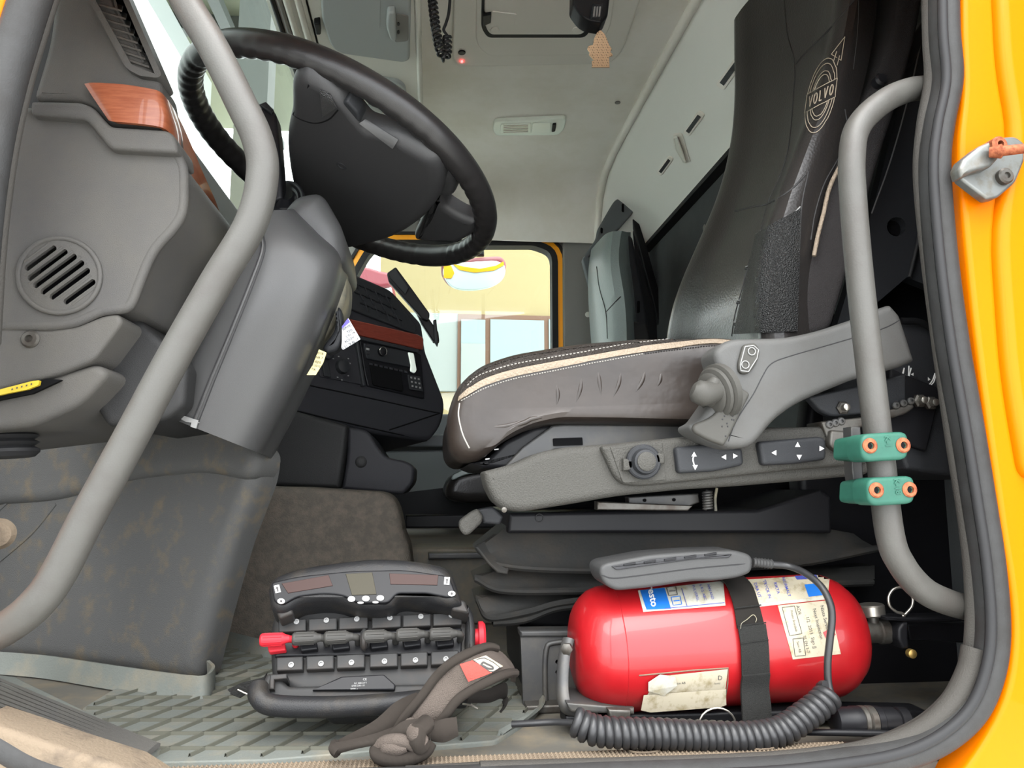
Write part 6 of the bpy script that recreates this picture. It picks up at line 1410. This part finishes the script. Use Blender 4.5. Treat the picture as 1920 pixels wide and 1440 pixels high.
cp_ = [P(1446, 1058, .13), P(1480, 1062, .125), P(1512, 1076, .105), P(1540, 1100, .085), P(1556, 1130, .075), P(1560, 1160, .072), P(1556, 1200, .07), P(1552, 1240, .07), P(1553, 1280, .07), P(1560, 1308, .065)]
tube('cable', cp_, .0046, 'cable', ht, n=8, seg=10)
coil('coiled_cable', [P(1556, 1300, .06), P(1540, 1318, .055), P(1504, 1346, .05), P(1460, 1372, .045), P(1400, 1382, .042), P(1320, 1380, .042), P(1240, 1376, .042), P(1160, 1374, .042), P(1110, 1368, .045), P(1080, 1352, .05)], .0125, .0056, 36, 'cable', ht, seg=8, per=16)
tube('cable_tail', [P(1080, 1356, .06), P(1040, 1354, .08), P(1000, 1356, .09), P(960, 1358, .10)], .004, 'cable', ht, n=4, seg=8)
# connector and cable lower right
ct = thing('cable_connector', P(1640, 1370, .08), 'black round cable connector with steel collars on the sill, lower right', 'connector')
a0, a1 = P(1562, 1352, .07), P(1722, 1352, .07)
lathe('connector_body', a0, a1 - a0, [(0, .013), (.002, .0165), (.022, .0165), (.024, .0175), (.034, .0175)], 'black_plastic', ct)
lathe('steel_collar', a0 + (a1 - a0).normalized() * .034, a1 - a0, [(0, .0165), (.001, .018), (.006, .018), (.008, .0155), (.010, .018), (.017, .018), (.018, .0165)], 'bracket_metal', ct)
lathe('connector_rear', a0 + (a1 - a0).normalized() * .052, a1 - a0, [(0, .0175), (.008, .0175), (.009, .0165), (.026, .0165), (.027, .014), (.030, .014), (.031, .0165), (.042, .0165), (.046, .011), (.052, .005)], 'black_plastic', ct)
tube('cable', [P(1716, 1352, .07), P(1745, 1354, .075), P(1775, 1362, .08)], .004, 'black_plastic', ct, n=4, seg=8)
tube('cable_lower', [P(1470, 1372, .08), P(1540, 1373, .06), P(1640, 1375, .05), P(1740, 1378, .045)], .0042, 'black_plastic', ct, n=5, seg=8)

# ---------------------------------------------------------------- items hanging from the ceiling
cb = thing('coiled_cord', V((.02, .95, 1.5)), 'black coiled microphone cord hanging below the overhead shelf', 'cord')
coil('coil', [P(808, -40, .74), P(812, 10, .74), P(818, 60, .74), P(826, 96, .74), P(834, 108, .745), (P(838, 96, .75)), P(838, 66, .75)], .0085, .0036, 22, 'cable', cb, seg=6, per=12)
tube('cord', [P(838, 66, .75), P(832, 56, .75), P(836, 44, .75), P(842, 20, .75), P(846, -40, .75)], .0035, 'cable', cb, n=5, seg=8)
bxh = thing('dash_camera', P(1108, 10, .55), 'small black device with grey connector mounted on the roof hatch frame', 'device')
S('device_body', [(1076, -60), (1074, 8, 6), (1090, 30, 8), (1104, 38, 4), (1128, 42, 4), (1140, 30, 6), (1150, -60)], .5, .54, 'black_plastic', bxh, .005, f=4)
S('device_plug', [(1112, 6, 2), (1132, 6, 2), (1128, 34, 2), (1108, 32, 2)], .49, .5, 'charcoal_plastic', bxh, .002)
for k in range(3): S('plug_pin', [(1114 + k * 5, 12), (1117 + k * 5, 12), (1115 + k * 5, 30), (1112 + k * 5, 30)], .487, .49, 'grey_print', bxh, 0)
S('mount_stem', [(1096, -260), (1112, -260), (1118, -40), (1098, -40)], .51, .53, 'black_plastic', bxh, .003)
tg = thing('air_freshener', P(1128, 120, .52), 'gold tree shaped hanging tag with tread plate pattern', 'tag')
tree = [(1126, 56, 2), (1134, 64), (1140, 78), (1142, 84), (1148, 92, 3), (1144, 96, 2), (1150, 104, 3), (1142, 106), (1143, 126), (1110, 126), (1110, 114), (1114, 113), (1104, 102, 3), (1106, 98), (1101, 92, 3), (1103, 86, 3), (1112, 84), (1114, 72), (1120, 60)]
tgb = S('tree', tree, .52, .5225, 'tread_gold', tg, .0004)
mv, mf = [], []
for i in range(12):
    for j in range(14):
        a, b_ = 1100 + i * 4.4 + (j % 2) * 2.2, 60 + j * 4.8
        s_ = 1 if (i + j) % 2 else -1
        inside_ = False; n_ = len(tree)
        for q in range(n_):
            A1, B1 = tree[q], tree[q - 1]
            if (A1[1] > b_) != (B1[1] > b_) and a < (B1[0] - A1[0]) * (b_ - A1[1]) / (B1[1] - A1[1]) + A1[0]: inside_ = not inside_
        if inside_:
            k = len(mv); mv += [P(a - 1.5, b_ - 1.2 * s_, .5195), P(a, b_ + .5 * -s_ - .4, .5188), P(a + 1.5, b_ + 1.2 * s_, .5195), P(a, b_ + .9, .5188)]; mf.append((k, k + 1, k + 2, k + 3))
build('tread_marks', mv, mf, 'sill_metal', tg, smooth=False)
tube('string', [P(1126, 58, .521), P(1124, 44, .521)], .0007, 'ink', tg, seg=5)
